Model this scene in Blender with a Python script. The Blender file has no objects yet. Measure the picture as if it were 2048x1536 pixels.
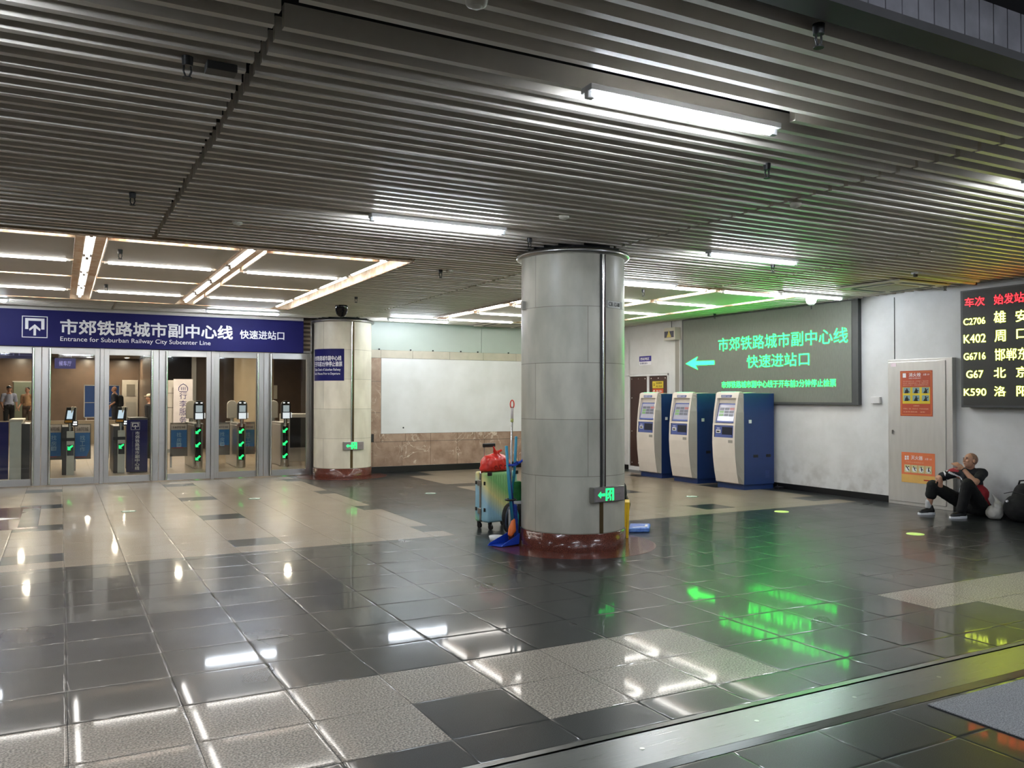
import bpy, math, random
from mathutils import Vector, Matrix
random.seed(7)
SC = bpy.context.scene
COL = SC.collection
PI = math.pi

# ------------------------------------------------------------------ camera, world, exposure
cam_d = bpy.data.cameras.new('camera'); cam = bpy.data.objects.new('camera', cam_d); COL.objects.link(cam)
yaw, pitch, roll = 4.91388112e-01, 1.63662119e-02, 1.24589033e-03
f0 = Vector((math.sin(yaw), math.cos(yaw), 0)); r0 = Vector((math.cos(yaw), -math.sin(yaw), 0)); u0 = Vector((0, 0, 1))
fw = f0*math.cos(pitch) + u0*math.sin(pitch); uu = -f0*math.sin(pitch) + u0*math.cos(pitch)
rr = r0*math.cos(roll) + uu*math.sin(roll); u2 = -r0*math.sin(roll) + uu*math.cos(roll)
cam.matrix_world = Matrix(((rr.x, u2.x, -fw.x, 0), (rr.y, u2.y, -fw.y, 0), (rr.z, u2.z, -fw.z, 1.6), (0, 0, 0, 1)))
cam_d.sensor_width = 36.0; cam_d.lens = 1687.63824/2048*36.0
cam_d.clip_start = 0.05; cam_d.clip_end = 200
SC.camera = cam
W = bpy.data.worlds.new('world'); SC.world = W; W.use_nodes = True
W.node_tree.nodes['Background'].inputs[0].default_value = (0.85, 0.92, 1.0, 1)
W.node_tree.nodes['Background'].inputs[1].default_value = 0.10
vs = SC.view_settings
vs.view_transform = 'Standard'; vs.look = 'None'; vs.exposure = 1.6; vs.gamma = 1.0; vs.use_curve_mapping = False
TUBE = 38.0          # emission of the hall tubes
COFFER_TUBE = 10.0    # emission of the tubes in the light coffers
DOWN = 330.0          # emission of the small downlights behind the doors
LED = 4.0

# ------------------------------------------------------------------ materials
def lin(c):
    return tuple((x/255/12.92 if x/255 <= 0.04045 else ((x/255+0.055)/1.055)**2.4) for x in c)
MATS = {}
def mat(name, c, rough=0.5, metal=0.0, var=0.10, scale=6.0, c2=None, bump=0.0, spec=0.5, emit=None, strength=0.0, detail=4.0, aniso=None, rvar=0.0):
    if name in MATS: return MATS[name]
    m = bpy.data.materials.new(name); m.use_nodes = True
    nt = m.node_tree; N = nt.nodes; L = nt.links
    b = N['Principled BSDF']
    tc = N.new('ShaderNodeTexCoord'); nz = N.new('ShaderNodeTexNoise')
    nz.inputs['Scale'].default_value = scale; nz.inputs['Detail'].default_value = detail
    src = tc.outputs['Object']
    if aniso:
        mp = N.new('ShaderNodeMapping'); mp.inputs['Scale'].default_value = aniso
        L.new(src, mp.inputs[0]); src = mp.outputs[0]
    L.new(src, nz.inputs['Vector'])
    cr = N.new('ShaderNodeValToRGB')
    a = lin(c); bb = lin(c2) if c2 else tuple(x*(1-var) for x in a)
    cr.color_ramp.elements[0].position = 0.35; cr.color_ramp.elements[1].position = 0.65
    cr.color_ramp.elements[0].color = (*bb, 1); cr.color_ramp.elements[1].color = (*a, 1)
    L.new(nz.outputs['Fac'], cr.inputs[0]); L.new(cr.outputs[0], b.inputs['Base Color'])
    b.inputs['Roughness'].default_value = rough; b.inputs['Metallic'].default_value = metal
    b.inputs['Specular IOR Level'].default_value = spec
    if rvar:
        mr = N.new('ShaderNodeMapRange'); mr.inputs[3].default_value = max(0.02, rough-rvar); mr.inputs[4].default_value = rough+rvar
        L.new(nz.outputs['Fac'], mr.inputs[0]); L.new(mr.outputs[0], b.inputs['Roughness'])
    if bump:
        bp = N.new('ShaderNodeBump'); bp.inputs['Strength'].default_value = bump; bp.inputs['Distance'].default_value = 0.01
        L.new(nz.outputs['Fac'], bp.inputs['Height']); L.new(bp.outputs[0], b.inputs['Normal'])
    if emit:
        b.inputs['Emission Color'].default_value = (*emit, 1); b.inputs['Emission Strength'].default_value = strength
    MATS[name] = m
    return m

def nodes(m): return m.node_tree.nodes, m.node_tree.links
# polished granite: speckle in the stone itself plus a slow drift from slab to slab
def granite(name, c, dark, light, rough, speck=150.0, amount=0.5, spec=0.3):
    m = bpy.data.materials.new(name); m.use_nodes = True; N, L = nodes(m); b = N['Principled BSDF']
    tc = N.new('ShaderNodeTexCoord')
    n1 = N.new('ShaderNodeTexNoise'); n1.inputs['Scale'].default_value = speck; n1.inputs['Detail'].default_value = 2.0
    n2 = N.new('ShaderNodeTexNoise'); n2.inputs['Scale'].default_value = 1.3; n2.inputs['Detail'].default_value = 3.0
    L.new(tc.outputs['Object'], n1.inputs['Vector']); L.new(tc.outputs['Object'], n2.inputs['Vector'])
    r1 = N.new('ShaderNodeValToRGB'); e = r1.color_ramp.elements
    e[0].position = 0.36; e[0].color = (*lin(dark), 1); e[1].position = 0.64; e[1].color = (*lin(light), 1)
    x = e.new(0.5); x.color = (*lin(c), 1)
    L.new(n1.outputs['Fac'], r1.inputs[0])
    mx = N.new('ShaderNodeMix'); mx.data_type = 'RGBA'; mx.blend_type = 'MULTIPLY'; mx.inputs[0].default_value = amount
    r2 = N.new('ShaderNodeValToRGB'); r2.color_ramp.elements[0].position = 0.3; r2.color_ramp.elements[0].color = (0.72, 0.70, 0.68, 1)
    r2.color_ramp.elements[1].position = 0.7; r2.color_ramp.elements[1].color = (1, 1, 1, 1)
    L.new(n2.outputs['Fac'], r2.inputs[0]); L.new(r1.outputs[0], mx.inputs[6]); L.new(r2.outputs[0], mx.inputs[7])
    L.new(mx.outputs[2], b.inputs['Base Color'])
    mr = N.new('ShaderNodeMapRange'); mr.inputs[3].default_value = rough*0.75; mr.inputs[4].default_value = rough*1.35
    L.new(n2.outputs['Fac'], mr.inputs[0]); L.new(mr.outputs[0], b.inputs['Roughness'])
    b.inputs['Specular IOR Level'].default_value = spec
    b.inputs['Coat Weight'].default_value = 0.30; b.inputs['Coat Roughness'].default_value = 0.05; b.inputs['Coat IOR'].default_value = 1.5
    MATS[name] = m
    return m
# brown marble with pale wandering veins, slab joints cut as geometry
def marble(name):
    m = bpy.data.materials.new(name); m.use_nodes = True; N, L = nodes(m); b = N['Principled BSDF']
    tc = N.new('ShaderNodeTexCoord')
    n0 = N.new('ShaderNodeTexNoise'); n0.inputs['Scale'].default_value = 2.2; n0.inputs['Detail'].default_value = 5; n0.inputs['Distortion'].default_value = 1.6
    L.new(tc.outputs['Object'], n0.inputs['Vector'])
    r = N.new('ShaderNodeValToRGB'); e = r.color_ramp.elements
    e[0].position = 0.485; e[0].color = (0, 0, 0, 1); e[1].position = 0.515; e[1].color = (0, 0, 0, 1)
    x = e.new(0.5); x.color = (1, 1, 1, 1)
    L.new(n0.outputs['Fac'], r.inputs[0])
    n3 = N.new('ShaderNodeTexNoise'); n3.inputs['Scale'].default_value = 1.7; L.new(tc.outputs['Object'], n3.inputs['Vector'])
    r3 = N.new('ShaderNodeValToRGB'); r3.color_ramp.elements[0].position = 0.45; r3.color_ramp.elements[1].position = 0.62
    L.new(n3.outputs['Fac'], r3.inputs[0])
    mm = N.new('ShaderNodeMath'); mm.operation = 'MULTIPLY'; L.new(r.outputs[0], mm.inputs[0]); L.new(r3.outputs[0], mm.inputs[1])
    n2 = N.new('ShaderNodeTexNoise'); n2.inputs['Scale'].default_value = 5; n2.inputs['Detail'].default_value = 6; L.new(tc.outputs['Object'], n2.inputs['Vector'])
    r2 = N.new('ShaderNodeValToRGB'); r2.color_ramp.elements[0].position = 0.3; r2.color_ramp.elements[1].position = 0.7
    r2.color_ramp.elements[0].color = (*lin((136, 112, 95)), 1); r2.color_ramp.elements[1].color = (*lin((168, 145, 126)), 1)
    L.new(n2.outputs['Fac'], r2.inputs[0])
    mx = N.new('ShaderNodeMix'); mx.data_type = 'RGBA'; mx.inputs[7].default_value = (*lin((215, 200, 180)), 1)
    L.new(mm.outputs[0], mx.inputs[0]); L.new(r2.outputs[0], mx.inputs[6]); L.new(mx.outputs[2], b.inputs['Base Color'])
    b.inputs['Roughness'].default_value = 0.22
    MATS[name] = m; return m
# column stone: slabs laid around the drum, thin joints in cylindrical coordinates
def column_stone(name, R, c, c2):
    m = bpy.data.materials.new(name); m.use_nodes = True; N, L = nodes(m); b = N['Principled BSDF']
    tc = N.new('ShaderNodeTexCoord'); sp = N.new('ShaderNodeSeparateXYZ'); L.new(tc.outputs['Object'], sp.inputs[0])
    at = N.new('ShaderNodeMath'); at.operation = 'ARCTAN2'; L.new(sp.outputs['Y'], at.inputs[0]); L.new(sp.outputs['X'], at.inputs[1])
    mu = N.new('ShaderNodeMath'); mu.operation = 'MULTIPLY_ADD'; mu.inputs[1].default_value = R; mu.inputs[2].default_value = 10.53; L.new(at.outputs[0], mu.inputs[0])
    sz = N.new('ShaderNodeMath'); sz.operation = 'SUBTRACT'; sz.inputs[1].default_value = 0.195; L.new(sp.outputs['Z'], sz.inputs[0])
    cb = N.new('ShaderNodeCombineXYZ'); L.new(mu.outputs[0], cb.inputs[0]); L.new(sz.outputs[0], cb.inputs[1])
    br = N.new('ShaderNodeTexBrick'); br.inputs['Scale'].default_value = 1.0; br.inputs['Brick Width'].default_value = 2*PI*R/3; br.inputs['Row Height'].default_value = 0.59
    br.inputs['Mortar Size'].default_value = 0.0035; br.inputs['Mortar Smooth'].default_value = 0.4
    br.inputs['Color1'].default_value = (1, 1, 1, 1); br.inputs['Color2'].default_value = (0.86, 0.87, 0.86, 1); br.inputs['Mortar'].default_value = (0.38, 0.36, 0.33, 1)
    L.new(cb.outputs[0], br.inputs['Vector'])
    mp = N.new('ShaderNodeMapping'); mp.inputs['Scale'].default_value = (1, 1, 0.45); L.new(tc.outputs['Object'], mp.inputs[0])
    nz = N.new('ShaderNodeTexNoise'); nz.inputs['Scale'].default_value = 4.0; nz.inputs['Detail'].default_value = 7; L.new(mp.outputs[0], nz.inputs['Vector'])
    cr = N.new('ShaderNodeValToRGB'); cr.color_ramp.elements[0].position = 0.3; cr.color_ramp.elements[1].position = 0.65
    cr.color_ramp.elements[0].color = (*lin(c2), 1); cr.color_ramp.elements[1].color = (*lin(c), 1); L.new(nz.outputs['Fac'], cr.inputs[0])
    mx = N.new('ShaderNodeMix'); mx.data_type = 'RGBA'; mx.blend_type = 'MULTIPLY'; mx.inputs[0].default_value = 1
    L.new(cr.outputs[0], mx.inputs[6]); L.new(br.outputs[0], mx.inputs[7]); L.new(mx.outputs[2], b.inputs['Base Color'])
    b.inputs['Roughness'].default_value = 0.38
    MATS[name] = m; return m
def glass_mat(name, tint=(0.93, 0.95, 0.94)):
    m = bpy.data.materials.new(name); m.use_nodes = True; N, L = nodes(m); N.remove(N['Principled BSDF'])
    t = N.new('ShaderNodeBsdfTransparent'); t.inputs[0].default_value = (*tint, 1)
    g = N.new('ShaderNodeBsdfGlossy'); g.inputs['Roughness'].default_value = 0.02
    lw = N.new('ShaderNodeFresnel'); lw.inputs[0].default_value = 1.5
    nz = N.new('ShaderNodeTexNoise'); nz.inputs['Scale'].default_value = 3
    mr = N.new('ShaderNodeMapRange'); mr.inputs[3].default_value = 0.01; mr.inputs[4].default_value = 0.05; L.new(nz.outputs['Fac'], mr.inputs[0]); L.new(mr.outputs[0], g.inputs['Roughness'])
    mx = N.new('ShaderNodeMixShader'); L.new(lw.outputs[0], mx.inputs[0]); L.new(t.outputs[0], mx.inputs[1]); L.new(g.outputs[0], mx.inputs[2])
    L.new(mx.outputs[0], N['Material Output'].inputs[0]); MATS[name] = m; return m
# dirt with its own shape on the plaster: scuffs low on the wall
def plaster(name, c, c2, z0=0.0, z1=0.9, dirt=(120, 112, 104)):
    m = bpy.data.materials.new(name); m.use_nodes = True; N, L = nodes(m); b = N['Principled BSDF']
    tc = N.new('ShaderNodeTexCoord'); nz = N.new('ShaderNodeTexNoise'); nz.inputs['Scale'].default_value = 1.6; nz.inputs['Detail'].default_value = 8; nz.inputs['Roughness'].default_value = 0.65
    L.new(tc.outputs['Object'], nz.inputs['Vector'])
    cr = N.new('ShaderNodeValToRGB'); cr.color_ramp.elements[0].position = 0.35; cr.color_ramp.elements[1].position = 0.6
    cr.color_ramp.elements[0].color = (*lin(c2), 1); cr.color_ramp.elements[1].color = (*lin(c), 1); L.new(nz.outputs['Fac'], cr.inputs[0])
    sp = N.new('ShaderNodeSeparateXYZ'); L.new(tc.outputs['Object'], sp.inputs[0])
    mr = N.new('ShaderNodeMapRange'); mr.inputs[1].default_value = z0; mr.inputs[2].default_value = z1; mr.inputs[3].default_value = 0.75; mr.inputs[4].default_value = 0.0
    L.new(sp.outputs['Z'], mr.inputs[0])
    n2 = N.new('ShaderNodeTexNoise'); n2.inputs['Scale'].default_value = 5; n2.inputs['Detail'].default_value = 6; L.new(tc.outputs['Object'], n2.inputs['Vector'])
    r2 = N.new('ShaderNodeValToRGB'); r2.color_ramp.elements[0].position = 0.45; r2.color_ramp.elements[1].position = 0.8; L.new(n2.outputs['Fac'], r2.inputs[0])
    mm = N.new('ShaderNodeMath'); mm.operation = 'MULTIPLY'; L.new(mr.outputs[0], mm.inputs[0]); L.new(r2.outputs[0], mm.inputs[1])
    mx = N.new('ShaderNodeMix'); mx.data_type = 'RGBA'; mx.inputs[7].default_value = (*lin(dirt), 1)
    L.new(mm.outputs[0], mx.inputs[0]); L.new(cr.outputs[0], mx.inputs[6]); L.new(mx.outputs[2], b.inputs['Base Color'])
    b.inputs['Roughness'].default_value = 0.55
    MATS[name] = m; return m

# ------------------------------------------------------------------ mesh builder
class MB:
    def __init__(s): s.v = []; s.f = []; s.m = []; s.sm = []
    def add(s, vs_, fs, mi=0, smooth=False):
        o = len(s.v); s.v += [Vector(p) for p in vs_]
        for f in fs: s.f.append(tuple(i+o for i in f)); s.m.append(mi); s.sm.append(smooth)
        return s
    def box(s, x0, x1, y0, y1, z0, z1, mi=0):
        p = [(x0,y0,z0),(x1,y0,z0),(x1,y1,z0),(x0,y1,z0),(x0,y0,z1),(x1,y0,z1),(x1,y1,z1),(x0,y1,z1)]
        return s.add(p, [(0,3,2,1),(4,5,6,7),(0,1,5,4),(1,2,6,5),(2,3,7,6),(3,0,4,7)], mi)
    def quad(s, a, b, c, d, mi=0): return s.add([a,b,c,d], [(0,1,2,3)], mi)
    def cyl(s, p0, p1, ra, rb=None, n=16, mi=0, caps=True):
        rb = ra if rb is None else rb
        p0 = Vector(p0); p1 = Vector(p1); d = (p1-p0).normalized()
        a = d.orthogonal().normalized(); b = d.cross(a); vs_ = []; fs = []
        for k in range(n):
            t = 2*PI*k/n; w = a*math.cos(t)+b*math.sin(t); vs_ += [p0+w*ra, p1+w*rb]
        for k in range(n):
            j = (k+1) % n; fs.append((2*k, 2*j, 2*j+1, 2*k+1))
        s.add(vs_, fs, mi, True)
        if caps:
            s.add([vs_[2*k] for k in range(n)], [tuple(range(n))[::-1]], mi); s.add([vs_[2*k+1] for k in range(n)], [tuple(range(n))], mi)
        return s
    def tube(s, pts, r, n=10, mi=0, closed=False):
        pts = [Vector(p) for p in pts]; rs = r if isinstance(r, (list, tuple)) else [r]*len(pts); rings = []
        up = None
        for i, p in enumerate(pts):
            a = pts[i-1] if (i or closed) else p; b = pts[(i+1) % len(pts)] if (i < len(pts)-1 or closed) else p
            d = (b-a).normalized()
            if up is None or abs(up.dot(d)) > 0.98: up = d.orthogonal().normalized()
            side = d.cross(up).normalized(); up = side.cross(d).normalized()
            rings.append([p+(side*math.cos(2*PI*k/n)+up*math.sin(2*PI*k/n))*rs[i] for k in range(n)])
        vs_ = [q for ring in rings for q in ring]; fs = []
        m_ = len(pts)
        for i in range(m_ if closed else m_-1):
            for k in range(n):
                j = (i+1) % m_; l = (k+1) % n; fs.append((i*n+k, i*n+l, j*n+l, j*n+k))
        if not closed: fs += [tuple(range(n))[::-1], tuple(range((m_-1)*n, m_*n))]
        return s.add(vs_, fs, mi, True)
    def lathe(s, prof, cx=0, cy=0, n=48, mi=0, a0=0, a1=2*PI, smooth=True):
        full = abs(a1-a0-2*PI) < 1e-6; cols = n if full else n+1; vs_ = []
        for k in range(cols):
            t = a0+(a1-a0)*k/n; vs_ += [(cx+r*math.cos(t), cy+r*math.sin(t), z) for r, z in prof]
        m_ = len(prof); fs = []
        for k in range(n):
            j = (k+1) % cols
            for i in range(m_-1): fs.append((k*m_+i, j*m_+i, j*m_+i+1, k*m_+i+1))
        return s.add(vs_, fs, mi, smooth)
    def prism(s, poly, o, ux, uy, depth, mi=0):
        """2-D polygon poly in the plane (o, ux, uy), given thickness depth along ux x uy."""
        o = Vector(o); ux = Vector(ux); uy = Vector(uy); nn = ux.cross(uy).normalized()*depth
        a = [o+ux*x+uy*y for x, y in poly]; n = len(a)
        area = sum(poly[i][0]*poly[(i+1) % n][1]-poly[(i+1) % n][0]*poly[i][1] for i in range(n))
        if area < 0: a.reverse()
        vs_ = a+[p+nn for p in a]
        return s.add(vs_, [tuple(range(n))[::-1], tuple(range(n, 2*n))]+[(i, (i+1) % n, (i+1) % n+n, i+n) for i in range(n)], mi)
    def stroke(s, pts, w, o, ux, uy, depth, mi=0):
        for (x0, y0), (x1, y1) in zip(pts, pts[1:]):
            d = math.hypot(x1-x0, y1-y0) or 1; nx, ny = -(y1-y0)/d*w/2, (x1-x0)/d*w/2; ex, ey = (x1-x0)/d*w/2, (y1-y0)/d*w/2
            s.prism([(x0+nx-ex, y0+ny-ey), (x0-nx-ex, y0-ny-ey), (x1-nx+ex, y1-ny+ey), (x1+nx+ex, y1+ny+ey)], o, ux, uy, depth, mi)
        return s
    def xf(s, M):
        s.v = [M @ p for p in s.v]; return s
    def build(s, name, mats, parent=None, world=None, bevel=0.0, seg=2, auto=False):
        off = world_off(parent) if (world and parent) else Vector((0, 0, 0))
        me = bpy.data.meshes.new(name); me.from_pydata([tuple(p-off) for p in s.v], [], s.f)
        if not isinstance(mats, (list, tuple)): mats = [mats]
        for m in mats: me.materials.append(m)
        for p, mi, sm in zip(me.polygons, s.m, s.sm): p.material_index = mi; p.use_smooth = sm
        me.update()
        o = bpy.data.objects.new(name, me); COL.objects.link(o)
        if parent: o.parent = parent
        if bevel:
            bm_ = o.modifiers.new('bevel', 'BEVEL'); bm_.width = bevel; bm_.segments = seg; bm_.limit_method = 'ANGLE'; bm_.angle_limit = 0.6
        return o
def world_off(o):
    v = Vector((0, 0, 0))
    while o: v = v+o.location; o = o.parent
    return v
def tag(o, label=None, cat=None, group=None, kind=None):
    if label: o['label'] = label
    if cat: o['category'] = cat
    if group: o['group'] = group
    if kind: o['kind'] = kind
    return o
def thing(name, label, cat, loc=(0, 0, 0), group=None, rz=0.0):
    o = bpy.data.objects.new(name, None); o.empty_display_size = 0.1; COL.objects.link(o); o.location = loc; o.rotation_euler = (0, 0, rz)
    return tag(o, label, cat, group)
def struct(mb, name, mats, parent=None, **k):
    o = mb.build(name, mats, parent, **k)
    if not parent: o['kind'] = 'structure'
    return o
def center(o):
    """Put a single-mesh thing's origin at the middle of its base."""
    c = [v.co for v in o.data.vertices]; lo = Vector([min(p[i] for p in c) for i in range(3)]); hi = Vector([max(p[i] for p in c) for i in range(3)])
    d = Vector(((lo.x+hi.x)/2, (lo.y+hi.y)/2, lo.z)); o.data.transform(Matrix.Translation(-d)); o.location = o.location+d
    return o
def dup(root, loc=None, label=None, group=None, parent=None):
    r = root.copy(); COL.objects.link(r)
    if parent: r.parent = parent
    if loc is not None: r.location = loc
    if label: r['label'] = label
    if group: r['group'] = group
    for ch in list(root.children): dup(ch, parent=r)
    return r
_text = {}
def text_raw(body, bold):
    k = (body, bold)
    if k not in _text:
        c = bpy.data.curves.new('t', 'FONT'); c.body = body; c.offset = bold; c.resolution_u = 3
        o = bpy.data.objects.new('t', c); COL.objects.link(o)
        me = bpy.data.meshes.new_from_object(o.evaluated_get(bpy.context.evaluated_depsgraph_get()))
        vs_ = [v.co.copy() for v in me.vertices]; fs = [tuple(p.vertices) for p in me.polygons]
        bpy.data.objects.remove(o); bpy.data.curves.remove(c); bpy.data.meshes.remove(me)
        _text[k] = (vs_, fs)
    return _text[k]
def text_mb(mb, body, o, ux, uy, w, h, bold=0.0, fn=None, mi=0):
    vs_, fs = text_raw(body, 0.0)
    x0 = min(p.x for p in vs_); x1 = max(p.x for p in vs_); y0 = min(p.y for p in vs_); y1 = max(p.y for p in vs_)
    o = Vector(o); ux = Vector(ux); uy = Vector(uy); out = []
    sh = [(0, 0)] if bold <= 0 else [(-bold, -bold), (bold, -bold), (-bold, bold), (bold, bold)]
    nn = ux.cross(uy).normalized()
    for k, (dx, dy) in enumerate(sh):
        out = []
        for p in vs_:
            a = (p.x+dx-x0)/(x1-x0); b = (p.y+dy-y0)/(y1-y0)
            out.append(fn(a, b, k) if fn else o+ux*(a*w)+uy*(b*h)+nn*(k*0.0004))
        mb.add(out, fs, mi)
    return mb
X_, Y_, Z_ = Vector((1, 0, 0)), Vector((0, 1, 0)), Vector((0, 0, 1))
def text(name, body, m, parent, o, ux, w, h, bold=0.0, uy=Z_, world=True):
    return text_mb(MB(), body, o, ux, uy, w, h, bold).build(name, m, parent, world=world)

# smooth one-piece bodies: tapered limbs and ellipsoids fused into one surface
def capsule(mb, p0, p1, ra, rb, n=14):
    p0 = Vector(p0); p1 = Vector(p1); d = p1-p0
    if d.length < 1e-6: return ellipsoid(mb, p0, (ra, ra, ra))
    d.normalize(); a = d.orthogonal().normalized(); b = d.cross(a); prof = []
    for i in range(1, 5): t = -PI/2+PI/2*i/4.0; prof.append((p0+d*ra*math.sin(t), ra*math.cos(t)))
    for i in range(0, 4): t = PI/2*i/4.0; prof.append((p1+d*rb*math.sin(t), rb*math.cos(t)))
    vs_ = [p0-d*ra]
    for c, r in prof: vs_ += [c+(a*math.cos(2*PI*k/n)+b*math.sin(2*PI*k/n))*r for k in range(n)]
    vs_.append(p1+d*rb); m_ = len(prof); fs = [(0, 1+(k+1) % n, 1+k) for k in range(n)]
    for i in range(m_-1):
        for k in range(n): l = (k+1) % n; fs.append((1+i*n+k, 1+i*n+l, 1+(i+1)*n+l, 1+(i+1)*n+k))
    e = len(vs_)-1; fs += [(e, 1+(m_-1)*n+k, 1+(m_-1)*n+(k+1) % n) for k in range(n)]
    return mb.add(vs_, fs, 0, True)
def ellipsoid(mb, c, r, M=None, n=18):
    c = Vector(c); M = M or Matrix.Identity(3); vs_ = [c+M @ Vector((0, 0, -r[2]))]; rows = n//2
    for i in range(1, rows):
        t = -PI/2+PI*i/rows
        for k in range(n): s_ = 2*PI*k/n; vs_.append(c+M @ Vector((r[0]*math.cos(t)*math.cos(s_), r[1]*math.cos(t)*math.sin(s_), r[2]*math.sin(t))))
    vs_.append(c+M @ Vector((0, 0, r[2]))); fs = [(0, 1+(k+1) % n, 1+k) for k in range(n)]
    for i in range(rows-2):
        for k in range(n): l = (k+1) % n; fs.append((1+i*n+k, 1+i*n+l, 1+(i+1)*n+l, 1+(i+1)*n+k))
    e = len(vs_)-1; fs += [(e, 1+(rows-2)*n+k, 1+(rows-2)*n+(k+1) % n) for k in range(n)]
    return mb.add(vs_, fs, 0, True)
def blob(name, mb, m, parent=None, voxel=0.01, smooth=4, wrinkle=0.0, wscale=0.1):
    off = world_off(parent) if parent else Vector((0, 0, 0))
    me = bpy.data.meshes.new(name); me.from_pydata([tuple(p-off) for p in mb.v], [], mb.f)
    t = bpy.data.objects.new(name, me); COL.objects.link(t)
    r = t.modifiers.new('r', 'REMESH'); r.mode = 'VOXEL'; r.voxel_size = voxel; r.use_smooth_shade = True
    if smooth: s_ = t.modifiers.new('s', 'SMOOTH'); s_.factor = 0.5; s_.iterations = smooth
    tx = None
    if wrinkle:
        tx = bpy.data.textures.new('folds', 'CLOUDS'); tx.noise_scale = wscale; tx.noise_depth = 2
        d = t.modifiers.new('d', 'DISPLACE'); d.texture = tx; d.strength = wrinkle; d.mid_level = 0.5; d.texture_coords = 'LOCAL'
    nm = bpy.data.meshes.new_from_object(t.evaluated_get(bpy.context.evaluated_depsgraph_get()))
    bpy.data.objects.remove(t); bpy.data.meshes.remove(me)
    nm.name = name; nm.materials.clear(); nm.materials.append(m)
    for p in nm.polygons: p.use_smooth = True
    o = bpy.data.objects.new(name, nm); COL.objects.link(o)
    if parent: o.parent = parent
    return o

# ------------------------------------------------------------------ palette
M_dark = granite('dark_granite', (37, 39, 39), (28, 30, 30), (50, 52, 52), 0.29, 220, 0.25, 0.12)
M_beige = granite('beige_granite', (130, 117, 100), (108, 97, 82), (152, 139, 121), 0.34, 120, 0.25)
M_speck = granite('speckled_granite', (140, 130, 117), (82, 76, 70), (182, 172, 158), 0.36, 95, 0.2)
M_red = granite('red_granite', (92, 48, 38), (60, 30, 25), (120, 68, 54), 0.2, 160, 0.3)
M_joint = mat('floor_joint', (34, 32, 30), 0.7)
M_marble = marble('brown_marble')
M_marble_cream = mat('cream_marble', (186, 178, 160), 0.3, var=0.15, scale=4)
M_white = mat('white_board', (214, 215, 214), 0.45, var=0.08, scale=1.5, c2=(200, 201, 198), detail=6)
M_wallupper = mat('pale_green_panel', (170, 181, 172), 0.35, var=0.06, scale=2)
M_wall = plaster('white_plaster', (210, 210, 209), (199, 199, 197), z1=0.7)
M_base = mat('black_skirting', (18, 18, 19), 0.3)
M_slat = mat('slat_paint', (234, 226, 214), 0.38, var=0.08, scale=3, rvar=0.06)
M_void = mat('plenum_dark', (16, 15, 15), 0.9)
M_deck = mat('bulkhead_grey', (58, 56, 57), 0.6, var=0.25, scale=3)
M_steel = mat('brushed_steel', (178, 177, 174), 0.30, 1.0, var=0.05, scale=6, aniso=(30, 30, 0.6), rvar=0.05)
M_steel_h = mat('brushed_aluminium_strip', (128, 129, 128), 0.30, 1.0, var=0.14, scale=5, aniso=(0.6, 40, 1), rvar=0.08)
M_cabsteel = mat('cabinet_steel', (206, 203, 197), 0.34, 0.5, var=0.06, scale=3, aniso=(1, 6, 1), rvar=0.05)
M_chrome = mat('chrome', (222, 222, 218), 0.2, 1.0, var=0.04)
M_brass = mat('brown_metal_cover', (98, 80, 50), 0.4, 0.6, var=0.2, scale=10)
M_glass = glass_mat('door_glass')
M_navy = mat('navy_vinyl', (30, 30, 92), 0.5, var=0.08, scale=2, spec=0.15)
M_txt = mat('white_vinyl', (232, 232, 236), 0.4, var=0.03)
M_panelc = mat('coffer_panel_paint', (220, 213, 203), 0.5, var=0.05, scale=2)
M_cavity = mat('coffer_cavity_white', (228, 218, 202), 0.55, var=0.22, scale=9, c2=(206, 178, 146))
M_tube = mat('tube_lit', (255, 255, 255), 0.4, emit=(0.88, 0.96, 1.06), strength=TUBE)
M_tubec = mat('tube_warm_lit', (255, 255, 255), 0.4, emit=(1.0, 0.965, 0.91), strength=COFFER_TUBE)
M_tuber = mat('tube_diffuser_lit', (255, 255, 255), 0.4, emit=(1.0, 0.95, 0.88), strength=4.4)
M_tubeoff = mat('tube_unlit', (180, 178, 150), 0.3)
M_fix = mat('white_enamel', (214, 214, 214), 0.4, var=0.04)
M_black = mat('black_plastic', (20, 20, 22), 0.4, var=0.2)
M_blackc = mat('black_cloth', (7, 7, 9), 0.85, var=0.35, scale=18)
M_darkm = mat('dark_bracket', (40, 39, 38), 0.5)
M_dome = mat('smoked_dome', (12, 13, 16), 0.12)
M_acw = mat('ac_white_plastic', (198, 192, 176), 0.5, var=0.05)
M_led = mat('led_face', (112, 116, 106), 0.5, var=0.12, scale=60, aniso=(1, 1, 0.2))
M_ledframe = mat('led_frame_dark', (70, 72, 72), 0.45)
M_green = mat('green_led', (20, 120, 60), 0.5, emit=(0.006, 1.0, 0.05), strength=LED*1.4)
M_greens = mat('green_arrow_led', (20, 120, 60), 0.5, emit=(0.01, 1.0, 0.12), strength=1.1)
M_yellow = mat('yellow_led', (120, 120, 40), 0.5, emit=(0.82, 1.0, 0.07), strength=LED*1.2)
M_redled = mat('red_led', (120, 20, 20), 0.5, emit=(1.0, 0.008, 0.012), strength=LED*1.0)
M_kgrey = mat('kiosk_warm_grey', (204, 196, 186), 0.4, var=0.04)
M_kgrey2 = mat('kiosk_edge_grey', (140, 136, 128), 0.4, var=0.04)
M_kblue = mat('kiosk_navy', (28, 52, 104), 0.4, var=0.08)
M_kpan = mat('kiosk_panel_blue', (78, 92, 152), 0.4, var=0.05)
M_kdark = mat('kiosk_slot_dark', (14, 18, 40), 0.3)
M_screen = mat('kiosk_screen', (90, 92, 100), 0.15, emit=(0.42, 0.40, 0.47), strength=0.22)
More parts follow.
